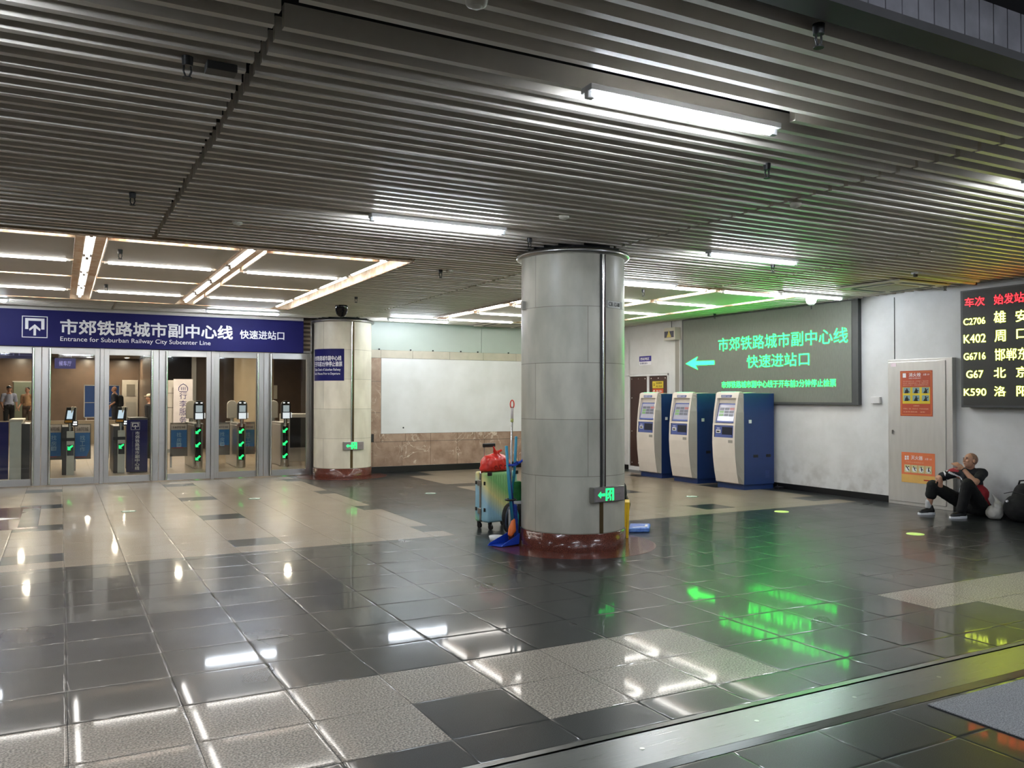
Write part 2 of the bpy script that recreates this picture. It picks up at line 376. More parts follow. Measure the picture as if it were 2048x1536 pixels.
M_tile1 = mat('screen_tile_grey', (60, 62, 68), 0.3, emit=(0.10, 0.10, 0.12), strength=0.28)
M_tile2 = mat('screen_tile_green', (70, 100, 60), 0.3, emit=(0.12, 0.20, 0.09), strength=0.32)
M_tile3 = mat('screen_tile_red', (110, 60, 60), 0.3, emit=(0.22, 0.10, 0.10), strength=0.32)
M_brown = mat('brown_padded_door', (66, 42, 36), 0.45, var=0.15, scale=14, aniso=(1, 1, 0.15))
M_bark = mat('brown_marble_hall', (94, 77, 63), 0.3, var=0.2, scale=3)
M_beigewall = mat('beige_marble_hall', (160, 144, 120), 0.3, var=0.12, scale=3)
M_skin = mat('skin', (186, 138, 112), 0.5, var=0.10, scale=8)
M_hair = mat('short_black_hair', (26, 22, 20), 0.7)
C1 = Vector((4.975, 7.88, 0)); R1 = 0.566
C2 = Vector((5.1, 16.88, 0)); R2 = 0.576
M_col1 = column_stone('column_stone_grey', R1, (198, 194, 179), (168, 165, 151))
M_col2 = column_stone('column_stone_cream', R2, (230, 223, 204), (206, 198, 178))

CEIL = 3.2
RW = 11.28           # inner face of the long wall that carries the LED screen
BACK = 17.12         # face of the marble-clad wall
DOORY = 17.4         # plane of the glass doors

# ------------------------------------------------------------------ floor
def floor():
    mb = MB(); mats = [M_dark, M_beige, M_speck, M_joint]
    T = 0.53
    gx = [0.045+T*k for k in range(-10, 30)]
    gx = [x for x in gx if -5.3 < x < RW-0.2]+[RW]
    gx2 = [-5.25, -4.72, -4.19, -3.66, -3.13, -2.6, -2.07, -1.54, -1.03, -0.5, 0.045, 0.575, 1.11, 1.66, 2.19, 2.72, 3.25, 3.83, 4.08, 4.6, 5.2, 5.75, 6.3, 6.85, 7.3, 7.75, 8.2, 8.73, 9.26, 9.8, 10.35, 10.88, RW]
    gy = [-2.15+0.5215*k for k in range(0, 10)]+[2.92]
    gy_b = [3.34]+[3.64+0.5215*k for k in range(0, 11)]+[9.02]
    gy_c = [9.02, 9.38, 9.86, 10.44, 11.02, 11.6, 12.09, 12.69, 13.29, 13.88, 14.37, 14.98, 15.59, 16.2, 16.7, 17.12, 17.36]
    rect = [(9.38, 9.86), (11.6, 12.09), (13.88, 14.37), (16.2, 16.7)]
    def kind(x, y):
        if y < 9.02:
            if 4.16 < y < 4.69: return 2 if (x < 3.76 or x > 5.87) else 0
            if 3.64 < y < 4.16: return 2 if ((x < 3.755 and not 1.635 < x < 2.165) or x > 6.4) else 0
            return 0
        inr = any(a < y < b for a, b in rect)
        if x < 4.08:
            if inr and (x > 3.83 or -0.5 < x < 0.045 or 1.66 < x < 2.19): return 0
            return 1
        if 6.3 < x < 10.88:
            if inr and (x < 6.85 or x > 10.35 or 8.2 < x < 8.73): return 0
            if y > 16.7 and x < 6.85: return 0
            return 1
        return 0
    def tile(x0, x1, y0, y1, k):
        g = 0.0016; prof = [(g, -0.0012), (g+0.004, -0.0002), (g+0.014, 0.0), (g+0.021, 0.0)]
        vs_ = []
        for d, z in prof: vs_ += [(x0+d, y0+d, z), (x1-d, y0+d, z), (x1-d, y1-d, z), (x0+d, y1-d, z)]
        fs = []
        for i in range(3):
            for e in range(4): n = (e+1) % 4; fs.append((i*4+e, i*4+n, (i+1)*4+n, (i+1)*4+e))
        fs.append((12, 13, 14, 15)); mb.add(vs_, fs, k, True)
    for GX, GY in ((gx, gy), (gx, gy_b), (gx2, gy_c)):
        for y0, y1 in zip(GY, GY[1:]):
            for x0, x1 in zip(GX, GX[1:]):
                k = kind((x0+x1)/2, (y0+y1)/2); tile(x0, x1, y0, y1, k)
    mb.quad((-5.3, -2.2, -0.0025), (RW, -2.2, -0.0025), (RW, 17.4, -0.0025), (-5.3, 17.4, -0.0025), 3)
    # hall beyond the doors
    x = -5.0
    while x < 9.0:
        y = 17.36
        while y < 33: tile(x, x+0.8, y, y+0.8, 1); y += 0.8
        x += 0.8
    mb.quad((-5.3, 17.3, -0.003), (9.2, 17.3, -0.003), (9.2, 40, -0.003), (-5.3, 40, -0.003), 3)
    struct(mb, 'floor', mats)
    m2 = MB().box(-5.0, 3.6, 33.0, 38.5, -0.02, 0.30); struct(m2, 'floor_upper', M_beige)
    struct(MB().box(-9.3, RW, -9.2, -2.2, -0.05, -0.001).box(-9.3, -5.3, -2.2, 17.4, -0.05, -0.001), 'floor_front', M_beige)  # unseen floor; beige chosen to bounce light up onto the slats
    struct(MB().box(-9.3, RW+0.15, -9.35, -9.2, 0, 3.6), 'wall_front', mat('front_wall_grey', (120, 116, 110), 0.6))
    struct(MB().box(-9.45, -9.3, -9.2, 17.5, 0, 3.8), 'wall_left', mat('left_wall_pale', (170, 164, 154), 0.6))
    struct(MB().box(-9.3, -5.3, 17.36, 17.5, 0, 3.8), 'wall_left_end', mat('left_end_wall', (150, 140, 128), 0.6))
floor()
def inlay(name, polys, m, z):
    mb = MB()
    for p in polys: mb.prism(p, (0, 0, z-0.004), X_, Y_, 0.004)
    o = struct(mb, name, m); return o
def disc(cx, cy, r, n=64): return [(cx+r*math.cos(2*PI*k/n), cy+r*math.sin(2*PI*k/n)) for k in range(n)]
inlay('trim_1', [disc(C1.x, C1.y, 0.905)], M_red, 0.0015)
inlay('trim_2', [disc(C2.x, C2.y, 0.905)], M_red, 0.0015)
inlay('trim_3', [[(-2.6, 11.85), (-0.23, 11.85), (-0.23, 14.2), (-2.6, 14.2)]], M_red, 0.0012)
inlay('trim_4', [[(-0.45, 12.0), (-0.235, 12.0), (-0.235, 13.95), (-0.45, 13.95)]], M_dark, 0.0020)
inlay('trim_5', [[(-0.46, 12.94), (-2.4, 14.9*0+13.95), (-2.4, 11.93)]], M_txt, 0.0020)
# aluminium threshold across the hall
mb = MB().box(-5.3, RW, 2.985, 3.275, -0.002, 0.004)
for (ya, yb, za, zb) in ((2.92, 2.975, 0.001, 0.008), (3.285, 3.34, 0.008, 0.001)):
    mb.quad((-5.3, ya, za), (RW, ya, za), (RW, yb, zb), (-5.3, yb, zb))
mb.box(-5.3, RW, 2.92, 3.34, -0.004, -0.001)
th = struct(mb, 'trim_6', M_steel_h)
sc = MB()
for x in (1.75, 2.35, 3.05, 3.75, 4.45): sc.cyl((x, 3.13, 0.003), (x, 3.13, 0.0055), 0.012, n=12)
sc.build('screw', M_steel, th)
mb = MB().box(4.0, 8.6, -0.4, 2.88, 0.0, 0.008)
tag(center(mb.build('floor_mat', mat('grey_carpet', (158, 158, 160), 0.95, var=0.6, scale=140, bump=0.6), bevel=0.003)), 'grey ribbed entrance mat lying just before the metal threshold', 'mat')
# photoluminescent floor markers
mkw = mat('marker_pale', (225, 238, 228), 0.4); mkg = mat('marker_green_rim', (20, 96, 66), 0.4); mky = mat('marker_lime', (205, 235, 130), 0.4, emit=(0.6, 0.9, 0.2), strength=0.1)
for x, y, lb, yl in ((0.86, 13.0, 'round exit floor marker on beige granite before the second pair of glass doors', 0), (2.72, 13.7, 'round exit floor marker on beige granite before the last glass door', 0),
                 (5.47, 13.1, 'round exit floor marker on dark granite behind the suitcase', 0), (9.05, 10.72, 'round exit floor marker on beige granite before the ticket machines', 0),
                 (8.98, 8.72, 'round exit floor marker on dark granite below the green LED screen', 1), (8.9, 6.55, 'glowing lime exit floor marker on dark granite before the steel cabinet', 1)):
    t = thing('floor_marker', lb, 'floor marker', (x, y, 0), 'exit markers set in the floor')
    MB().cyl((0, 0, 0.0), (0, 0, 0.004), 0.10, 0.097, n=32).build('rim', mkg if not yl else mky, t)
    MB().prism([(-0.07, -0.012), (0.015, -0.012), (0.015, -0.04), (0.075, 0), (0.015, 0.04), (0.015, 0.012), (-0.07, 0.012)], (0, 0, 0.004), X_, Y_, 0.0015).build('arrow', mkw if not yl else mky, t)
    MB().lathe([(0.058, 0.0042), (0.085, 0.0052), (0.0851, 0.0042)], n=32).build('pale_ring', mkw if not yl else mky, t)

# ------------------------------------------------------------------ ceiling of hanging slats, split by the two light coffers
COF = [(-1.45, 3.62, 9.25, 15.35), (6.58, 10.18, 9.45, 15.62)]
def ceiling():
    mb = MB(); mats = [M_slat, M_void, M_deck]
    banks = [(-9.2, -3.60), (-3.57, 0.80), (0.83, 5.19), (5.22, 8.33), (8.36, RW-0.005)]
    y = 2.62; row = 0
    while y < 17.0:
        for bi, (a, b) in enumerate(banks):
            segs = [(a, b)]
            for (x0, x1, y0, y1) in COF:
                if y+0.02 > y0-0.03 and y-0.02 < y1+0.03:
                    ns = []
                    for s0, s1 in segs:
                        if s1 <= x0 or s0 >= x1: ns.append((s0, s1)); continue
                        if s0 < x0-0.05: ns.append((s0, x0-0.02))
                        if s1 > x1+0.05: ns.append((x1+0.02, s1))
                    segs = ns
            if bi == 2 and abs(y-3.52) < 0.08: segs = [(3.72, b)]          # part of a slat is missing beside the tube
            if bi == 3 and abs(y-3.07) < 0.08 : continue
            dz = random.uniform(-0.004, 0.004)
            for s0, s1 in segs:
                mb.box(s0+random.uniform(0, 0.012), s1-random.uniform(0, 0.012), y-0.021, y+0.021, CEIL+dz, CEIL+0.105+dz, 0)
        y += 0.15; row += 1
    mb.box(-9.3, RW+0.2, 2.46, 17.6, 3.75, 3.85, 1)
    struct(mb, 'ceiling', mats)
    # bulkhead where the lower slatted ceiling begins, with ribbed cladding
    b = MB(); x = -5.0
    b.box(-5.3, RW+0.2, 2.36, 2.50, CEIL-0.005, CEIL+0.035, 1)
    while x < RW:
        b.box(x, x+0.100, 2.405, 2.46, CEIL+0.03, 3.46, 0); x += 0.108
    b.box(-5.3, RW+0.2, 2.43, 2.47, CEIL+0.02, 3.85, 2)
    struct(b, 'trim_7', [mat('bulkhead_panel', (120, 118, 124), 0.5, var=0.3, scale=7), M_deck, M_void])
    struct(MB().box(-9.3, RW+0.2, -9.2, 2.44, 3.455, 3.55), 'ceiling_front', mat('front_soffit', (50, 49, 50), 0.8))
ceiling()

# ------------------------------------------------------------------ tube lights
_tcache = {}
def tube_light(L_, axis, label, loc, group, lit=M_tube, r=0.022, body=True, hang=True):
    """loc: the middle of the lamp at its lowest point; the housing sits above it."""
    k = (round(L_, 3), axis, lit.name, body, r, 'coffer' in group, round(loc[2], 2))
    t = thing('fluorescent_tube_light', label, 'tube light', loc, group)
    if k not in _tcache:
        h = L_/2; R = Matrix.Rotation(PI/2, 4, 'Z') if axis == 'y' else Matrix.Identity(4); out = []
        out.append(MB().cyl((-h+0.04, 0, r), (h-0.04, 0, r), r, n=14).xf(R).build('lamp', lit))
        for s in (-1, 1):
            e = MB().box(min(s*(h-0.045), s*h), max(s*(h-0.045), s*h), -0.017, 0.017, 0.0, 0.052); e.xf(R); out.append(e.build('lamp_holder', M_darkm if lit is M_tubeoff else M_fix, bevel=0.004))
        if body: out.append(MB().box(-h, h, -0.05, 0.05, 0.034, 0.066).xf(R).build('housing', M_fix, bevel=0.004))
        if 'coffer' in group and axis == 'x':
            rd = MB(); q = 0.0588 if r < 0.025 else 0.0785
            for s in (-1, 1): rd.cyl((s*h*0.7, -q, 0.052), (s*h*0.7, q, 0.052), 0.004, n=6)
            out.append(rd.xf(R).build('hanger', M_fix))
        for o in out: o.parent = t
        _tcache[k] = out
    else:
        for o in _tcache[k]:
            c = o.copy(); COL.objects.link(c); c.parent = t
    return t
G = 'tube lights hung under the slatted ceiling'
for x, y, lb, lt in ((3.02, 3.61, 'lit white tube light overhead, beside the missing ceiling slat', M_tube), (3.02, 7.03, 'lit white tube light under the slats, before the round grey column', M_tube),
                     (6.83, 7.03, 'lit white tube light in the green glow past the round grey column', M_tube), (10.2, 7.03, 'unlit tube light hanging askew close to the departure board', M_tubeoff),
                     (-1.75, 7.03, 'lit white tube light before the entrance light coffer', M_tube), (-0.95, 3.61, 'lit white tube light overhead near the start of the ceiling', M_tube),
                     (6.83, 3.61, 'lit white tube light overhead by the grey mat', M_tube), (-5.3, 3.61, 'lit tube light at the far open side, first row', M_tube), (-5.3, 7.03, 'lit tube light at the far open side, second row', M_tube), (-5.3, 11.0, 'lit tube light at the far open side, third row', M_tube),
                     (2.96, 16.0, 'lit tube light against the fascia above the entrance sign', M_tube), (-1.4, 15.8, 'lit tube light over the arrow pictogram of the entrance sign', M_tube),
                     (6.4, 15.97, 'lit tube light before the green wall panels over the blank board', M_tube), (6.9, 9.28, 'lit tube light close behind the round grey column, along the coffer edge', M_tube),
                     (10.13, 9.2, 'lit tube light beside the white dome camera', M_tube)):
    t = tube_light(1.32, 'x', lb, (x, y, CEIL-0.066), G, lt)
    if lt is M_tubeoff: t.rotation_euler = (0, 0.012, 0.03)

for k, (x, y) in enumerate(((-2.5, -1.3), (0.6, -1.3), (3.7, -1.3), (6.8, -1.3), (9.6, -1.3), (2.0, 0.6), (7.0, 0.6), (-2.5, -5.0), (0.6, -5.0), (3.7, -5.0), (6.8, -5.0))):  # unseen tubes above and behind the camera, added as fill light
    tube_light(1.32, 'x', 'added unseen tube light before the ribbed bulkhead, ' + ('outer row' if k < 5 else 'inner row' if k < 7 else 'rear row') + ', over ' + ('the open floor', 'the threshold end', 'the dark floor', 'the mat edge', 'the board wall', 'the camera side', 'the mat', 'the open floor', 'the threshold end', 'the dark floor', 'the mat edge')[k], (x, y, 3.39), 'unseen fill tubes of the taller hall')

# ------------------------------------------------------------------ light coffers
def coffer(name, label, X0, X1, Y0, Y1, px, py, chan, gapz=3.178):
    """px: panel x spans; py: panel y spans; chan: x of tube channels"""
    t = thing('light_coffer', label, 'light coffer', ((X0+X1)/2, (Y0+Y1)/2, CEIL))
    box_ = MB(); zt = 3.58
    for q in (((X0, Y0, 3.19), (X0, Y1, 3.19), (X0, Y1, zt), (X0, Y0, zt)), ((X1, Y1, 3.19), (X1, Y0, 3.19), (X1, Y0, zt), (X1, Y1, zt)),
              ((X1, Y0, 3.19), (X0, Y0, 3.19), (X0, Y0, zt), (X1, Y0, zt)), ((X0, Y1, 3.19), (X1, Y1, 3.19), (X1, Y1, zt), (X0, Y1, zt)),
              ((X0, Y0, zt), (X0, Y1, zt), (X1, Y1, zt), (X1, Y0, zt))): box_.quad(*q)
    box_.build('cavity', M_cavity, t, world=True)
    fl = MB()
    for a in ((X0-0.02, X0+0.012, Y0-0.02, Y1+0.02), (X1-0.012, X1+0.02, Y0-0.02, Y1+0.02), (X0, X1, Y0-0.02, Y0+0.012), (X0, X1, Y1-0.012, Y1+0.02)): fl.box(*a, 3.185, 3.2)
    fl.build('rim', mat('coffer_rim', (196, 178, 150), 0.5, var=0.45, scale=14, c2=(150, 104, 72)), t, world=True)
    for a, b in px:
        for c, d in py:
            p = MB().box(a, b, c, d, gapz, gapz+0.03); p.build('panel', M_panelc, t, world=True, bevel=0.004)
            e = MB()
            for q in ((a-0.006, a, c, d), (b, b+0.006, c, d), (a, b, c-0.006, c), (a, b, d, d+0.006)): e.box(*q, gapz+0.004, gapz+0.05)
            e.build('panel_edge', mat('panel_edge_rust', (226, 206, 178), 0.6, var=0.5, scale=16, c2=(170, 122, 86)), t, world=True)
    return t
cx1 = [(-1.3, 0.115), (0.41, 1.69), (1.985, 3.27)]
cy1 = [(9.39, 10.84), (10.97, 12.32), (12.45, 13.84), (13.97, 15.22)]
coffer('light_coffer', 'large lit ceiling coffer of beige panels before the glass doors', *COF[0], cx1, cy1, (0.26, 1.84, 3.38))
nm = ['first', 'second', 'third', 'fourth']
for ci, (cx, nmc) in enumerate(((0.26, 'in the grey metal channel'), (1.86, 'in the wide middle channel of the entrance coffer'), (3.38, 'along the entrance coffer edge facing the grey column'))):
    for k, (a, b) in enumerate(cy1):
        tube_light(b-a-0.02, 'y', 'coffer tube %s, %s from the hall' % (nmc, nm[k]), (cx, (a+b)/2, 3.205), 'tube lights in the coffers', M_tubec, r=0.022)
for rI, yy in enumerate((10.905, 12.385, 13.905)):
    for (a, b), nmx in zip(cx1, ('bay over the pictogram', 'middle bay', 'bay towards the column')):
        tube_light(b-a-0.06, 'x', 'slim tube across the entrance coffer, %s row, %s' % (nm[rI], nmx), ((a+b)/2, yy, 3.20 if rI == 1 else 3.158), 'tube lights in the coffers', M_tubec, r=0.022)
for yy, nmr in ((9.32, 'at the hall edge'), (15.285, 'at the door edge')):
    for (a, b), nmx in zip(cx1, ('bay over the pictogram', 'middle bay', 'bay towards the column')):
        tube_light(b-a-0.06, 'x', 'tube tucked %s of the entrance coffer, %s' % (nmr, nmx), ((a+b)/2, yy, 3.20), 'tube lights in the coffers', M_tuber, r=0.022)
cx2 = [(6.80, 8.36), (8.60, 9.95)]
cy2 = [(9.62, 11.03), (11.2, 12.62), (12.79, 14.03), (14.2, 15.42)]
coffer('light_coffer', 'ceiling coffer of beige panels behind the column, lit green by the screen', *COF[1], cx2, cy2, ())
for cx, nmc in ((6.70, 'suitcase edge'), (8.48, 'middle bar'), (10.06, 'screen edge')):
    for k, (a, b) in enumerate(cy2):
        tube_light(b-a-0.02, 'y', 'tube of the coffer behind the column, %s, %s from the hall' % (nmc, nm[k]), (cx, (a+b)/2, 3.205), 'tube lights in the coffers', M_tubec, r=0.022)
for rI, yy in enumerate((11.115, 12.705, 14.115)):
    for (a, b), nmx in zip(cx2, ('board side', 'screen side')):
        tube_light(b-a-0.06, 'x', 'slim tube across the coffer behind the column, %s row, %s' % (nm[rI], nmx), ((a+b)/2, yy, 3.155), 'tube lights in the coffers', M_tubec, r=0.028)
for yy, nmr in ((9.535, 'at its hall edge'), (15.52, 'at its far edge')):
    for (a, b), nmx in zip(cx2, ('board side', 'screen side')):
        tube_light(b-a-0.06, 'x', 'slim tube of the coffer behind the column, %s %s' % (nmr, nmx), ((a+b)/2, yy, 3.155), 'tube lights in the coffers', M_tubec, r=0.028)

# ------------------------------------------------------------------ sprinklers, detectors, dome cameras, air conditioners
def sprinkler():
    t = thing('sprinkler', 'x', 'sprinkler', (0, 0, 0), 'pendent fire sprinklers')
    MB().cyl((0, 0, 0), (0, 0, -0.035), 0.021, 0.019, n=14).build('body', M_black, t)
    f = MB()
    for s in (-1, 1): f.tube([(s*0.011, 0, -0.03), (s*0.014, 0, -0.055), (s*0.005, 0, -0.078)], 0.004, n=6)
    f.build('yoke', M_darkm, t)
    MB().cyl((0, 0, -0.078), (0, 0, -0.082), 0.018, n=14).build('deflector', M_darkm, t)
    return t
SP = [(0.516, 4.22, 'black sprinkler at the first ceiling seam beside a small dark plate'), (0.487, 7.24, 'black sprinkler under the slats just before the entrance coffer'), (4.263, 4.26, 'black sprinkler below the overhead tube light, towards the column'),
      (4.153, 7.39, 'black sprinkler tight to the top of the grey column'), (4.202, 9.76, 'small sprinkler between the two coffers, beside the grey column'), (4.132, 12.98, 'small sprinkler between the dome camera and the coffer edge'),
      (7.533, 7.44, 'sprinkler just under the lit tube in the green glow'), (10.90, 7.53, 'black sprinkler in front of the departure board top'), (7.463, 9.9, 'sprinkler on a panel of the coffer behind the column'),
      (0.55, 13.05, 'sprinkler on a beige panel of the entrance coffer, further in'), (0.55, 9.9, 'sprinkler on a beige panel of the entrance coffer at its hall edge'), (2.866, 2.56, 'dark sprinkler at the ribbed bulkhead'), (10.95, 12.3, 'sprinkler above the wall light box')]
sp0 = None
for x, y, lb in SP:
    z = 3.177 if lb.count('panel of the') else CEIL+0.01
    if sp0 is None: sp0 = sprinkler(); sp0.location = (x, y, z); sp0['label'] = lb; o = sp0
    else: o = dup(sp0, (x, y, z), lb)
    if y < 5: o.scale = (1.25, 1.25, 1.25)
tag(center(MB().box(0.60, 0.74, 4.19, 4.28, CEIL-0.035, CEIL+0.005).build('cover_plate', M_darkm, bevel=0.004)), 'small dark plate beside the sprinkler at the first ceiling seam', 'plate')
for x, y, lb in ((1.462, 3.04, 'white round smoke detector at the start of the ceiling'), (3.893, 6.31, 'white smoke detector under the slats before the column'), (5.32, 5.0, 'pale detector at the second ceiling seam'), (1.41, 7.95, 'small pale detector at the seam near the entrance coffer'), (4.3, 9.7, 'grey box detector beside the entrance coffer corner')):
    t = thing('smoke_detector', lb, 'smoke detector', (x, y, CEIL), 'detectors on the slatted ceiling')
    MB().lathe([(0.0, 0.005), (0.046, 0.005), (0.046, -0.008), (0.042, -0.02), (0.03, -0.026), (0.0, -0.026)], n=24).build('housing', M_acw, t)
    MB().lathe([(0.026, -0.025), (0.016, -0.034), (0.0, -0.034)], n=20).build('sensing_cap', M_acw, t)
for x, y, lb, m1, m2, r in ((4.317, 14.38, 'black dome camera on the ceiling before the cream column', M_dome, M_dome, 0.105), (10.29, 9.365, 'white dome camera on the ceiling before the green LED screen', M_fix, M_dome, 0.085)):
    t = thing('dome_camera', lb, 'security camera', (x, y, CEIL), 'dome cameras')
    MB().lathe([(0, 0.01), (r*1.02, 0.01), (r*1.05, -0.01), (r, -0.03), (r, -r*0.9), (0, -r*0.9)], n=28).build('housing', m1, t)
    MB().lathe([(r*0.95, -r*0.9), (r*0.85, -r*1.35), (r*0.5, -r*1.75), (0, -r*1.9)], n=28).build('dome', m2 if m1 is M_dome else M_fix, t)
    if m1 is not M_dome: MB().cyl((0, 0, -r*1.85), (0, 0, -r*2.5), 0.012, n=8).build('lens', M_dome, t)
def cassette(x0, x1, y0, y1, lb):
    t = thing('air_conditioner', lb, 'air conditioner', ((x0+x1)/2, (y0+y1)/2, CEIL), 'ceiling cassette air conditioners')
    MB().box(x0, x1, y0, y1, CEIL-0.032, CEIL-0.006).build('panel', M_acw, t, world=True, bevel=0.012)
    MB().box(x0+0.28, x1-0.28, y0+0.28, y1-0.28, CEIL-0.040, CEIL-0.031).build('intake_grille', mat('ac_grille', (176, 170, 154), 0.6, var=0.2, scale=60), t, world=True)
    for a in ((x0+0.2, x1-0.2, y0+0.09, y0+0.16), (x0+0.2, x1-0.2, y1-0.16, y1-0.09), (x0+0.09, x0+0.16, y0+0.2, y1-0.2), (x1-0.16, x1-0.09, y0+0.2, y1-0.2)):
        MB().box(*a, CEIL-0.037, CEIL-0.031).build('air_slot', M_darkm, t, world=True)
cassette(9.84, 10.9, 7.45, 8.5, 'cream ceiling cassette air conditioner before the steel cabinet')
cassette(8.0, 9.05, 15.68, 16.75, 'cream ceiling cassette air conditioner over the blank board')
# ------------------------------------------------------------------ columns
def column(C, R, m, label, top):
    t = thing('column', label, 'column', C); t['kind'] = 'structure'
    MB().lathe([(R, 0.19), (R, top)], n=96).build('shaft', m, t)
    MB().lathe([(R+0.012, 0.0), (R+0.012, 0.185), (R-0.01, 0.19)], n=96).build('skirt', M_red, t)
    MB().lathe([(R-0.01, top-0.06)]+[(R+0.03+0.028*math.cos(a), top-0.03+0.028*math.sin(a)) for a in [k*PI/6-PI/2 for k in range(7)]]+[(R-0.01, top+0.0)], n=96).build('collar', M_steel, t)
    MB().lathe([(R*0.9, top), (R*0.9, 3.75)], n=48).build('neck', M_void, t)
    return t
col1 = column(C1, R1, M_col1, 'round grey stone-clad column standing in the middle of the hall', 3.165)
col2 = column(C2, R2, M_col2, 'round cream stone-clad column beside the glass doors', 3.17)
def on(C, R, phi, z, d=0.0):
    a = math.radians(phi); return Vector((C.x+(R+d)*math.cos(a), C.y+(R+d)*math.sin(a), z))
def conduits(C, R, phis, z0, z1, col, cover):
    for i, (p, m, r) in enumerate(phis):
        MB().cyl(on(C, R, p, z0, r*0.8), on(C, R, p, z1, r*0.8), r, n=10).build('conduit', m, col, world=True)
    a, b, za, zb = cover
    mb = MB(); P = [on(C, R, a+(b-a)*k/4, 0, 0.004) for k in range(5)]
    for p, q in zip(P, P[1:]): mb.quad((p.x, p.y, za), (q.x, q.y, za), (q.x, q.y, zb), (p.x, p.y, zb))
    mb.build('conduit_cover', M_brass, col, world=True)
conduits(C1, R1, [(-91.3, M_darkm, 0.010), (-89.0, M_chrome, 0.015), (-86.6, mat('dark_red_conduit', (52, 34, 34), 0.4, 0.3), 0.011)], 0.6, 3.1, col1, (-93.0, -88.2, 0.19, 0.6))
conduits(C2, R2, [(-89.6, M_chrome, 0.016), (-86.2, M_brass, 0.016)], 0.6, 3.13, col2, (-91.6, -86.3, 0.2, 0.6))
mb = MB()
for p in ((-93, 1.69, C2, R2),): pass
# emergency exit signs on the columns
def exit_sign(C, R, phi, z, w, h, label):
    a = math.radians(phi); n = Vector((math.cos(a), math.sin(a), 0)); ux = Vector((-math.sin(a), math.cos(a), 0))
    o = on(C, R, phi, z, 0.0)
    t = thing('exit_sign', label, 'exit sign', o, 'emergency exit signs on columns')
    M4 = Matrix((( ux.x, n.x, 0, 0), (ux.y, n.y, 0, 0), (0, 0, 1, 0), (0, 0, 0, 1)))
    MB().box(-w/2, w/2, -0.03, 0.045, -h/2, h/2).xf(M4).build('housing', M_steel, t, bevel=0.006)
    MB().box(-w/2+0.012, w/2-0.012, 0.045, 0.0475, -h/2+0.01, h/2-0.01).xf(M4).build('face', mat('exit_face', (136, 126, 126), 0.4), t)
    O = n*0.0478
    k = h/0.155
    MB().prism([(-0.155*k, 0), (-0.115*k, 0.035*k), (-0.115*k, 0.014*k), (-0.062*k, 0.014*k), (-0.062*k, -0.014*k), (-0.115*k, -0.014*k), (-0.115*k, -0.035*k)], O, ux, Z_, 0.001).build('lit_arrow', M_greens, t)
    MB().prism([(0.155*k, 0), (0.125*k, 0.024*k), (0.135*k, 0.005*k), (0.075*k, 0.005*k), (0.075*k, -0.005*k), (0.135*k, -0.005*k), (0.125*k, -0.024*k)], O, ux, Z_, 0.001).build('unlit_arrow', mat('exit_unlit', (128, 118, 118), 0.5), t)
    g = MB(); s = k
    g.prism([(-0.053*s, -0.062*s), (-0.053*s, 0.062*s), (0.058*s, 0.062*s), (0.058*s, -0.062*s), (0.036*s, -0.062*s), (0.036*s, 0.044*s), (-0.03*s, 0.044*s), (-0.03*s, -0.062*s)], O, ux, Z_, 0.001)
    g.build('lit_doorway', M_greens, t)
    q = MB()
    q.stroke([(0.006*s, 0.022*s), (0.0*s, -0.012*s)], 0.02*s, O, ux, Z_, 0.001); q.stroke([(0.0, -0.012*s), (0.014*s, -0.03*s), (0.012*s, -0.055*s)], 0.012*s, O, ux, Z_, 0.001)
    q.stroke([(0.0, -0.012*s), (-0.012*s, -0.034*s), (-0.024*s, -0.036*s)], 0.012*s, O, ux, Z_, 0.001); q.stroke([(0.006*s, 0.02*s), (-0.014*s, 0.012*s), (-0.02*s, -0.004*s)], 0.008*s, O, ux, Z_, 0.001)
    q.stroke([(0.006*s, 0.02*s), (0.022*s, 0.008*s), (0.03*s, 0.014*s)], 0.008*s, O, ux, Z_, 0.001)
    q.prism(disc(0.012*s, 0.034*s, 0.009*s, 14), O, ux, Z_, 0.001)
    q.build('running_figure', M_greens, t)
exit_sign(C1, R1, -83.6, 0.598, 0.42, 0.158, 'lit green exit sign with arrow on the grey column')
exit_sign(C2, R2, -85.6, 0.645, 0.42, 0.165, 'lit green exit sign with arrow on the cream column')
# curved navy notice on the cream column
def col_sheet(C, R, p0, p1, z0, z1, d, m, name, parent=None, n=40):
    mb = MB(); P = [math.radians(p0+(p1-p0)*k/n) for k in range(n+1)]
    vs_ = []
    for a in P:
        for rr_ in (R+0.001, R+d):
            vs_ += [(C.x+rr_*math.cos(a), C.y+rr_*math.sin(a), z0), (C.x+rr_*math.cos(a), C.y+rr_*math.sin(a), z1)]
    fs = []
    for k in range(n):
        i, j = 4*k, 4*k+4; fs += [(i+2, j+2, j+3, i+3), (i+3, j+3, j+1, i+1), (i, j, j+2, i+2)]
    fs += [(0, 2, 3, 1), (4*n, 4*n+1, 4*n+3, 4*n+2)]
    return mb.add(vs_, fs).build(name, m, parent, world=True)
def col_text(body, C, R, p0, p1, z0, z1, d, m, parent, bold=0.0):
    def fn(a, b, k):
        t = math.radians(p0+(p1-p0)*a); return Vector((C.x+(R+d+k*0.0004)*math.cos(t), C.y+(R+d+k*0.0004)*math.sin(t), z0+(z1-z0)*b))
    return text_mb(MB(), body, (0, 0, 0), X_, Z_, 1, 1, bold, fn).build('lettering', m, parent, world=True)
t = thing('notice', 'square navy notice with white writing wrapped on the cream column', 'notice', on(C2, R2, -143, 1.936))
col_sheet(C2, R2, -183, -104.2, 1.936, 2.57, 0.004, M_navy, 'sheet', t)
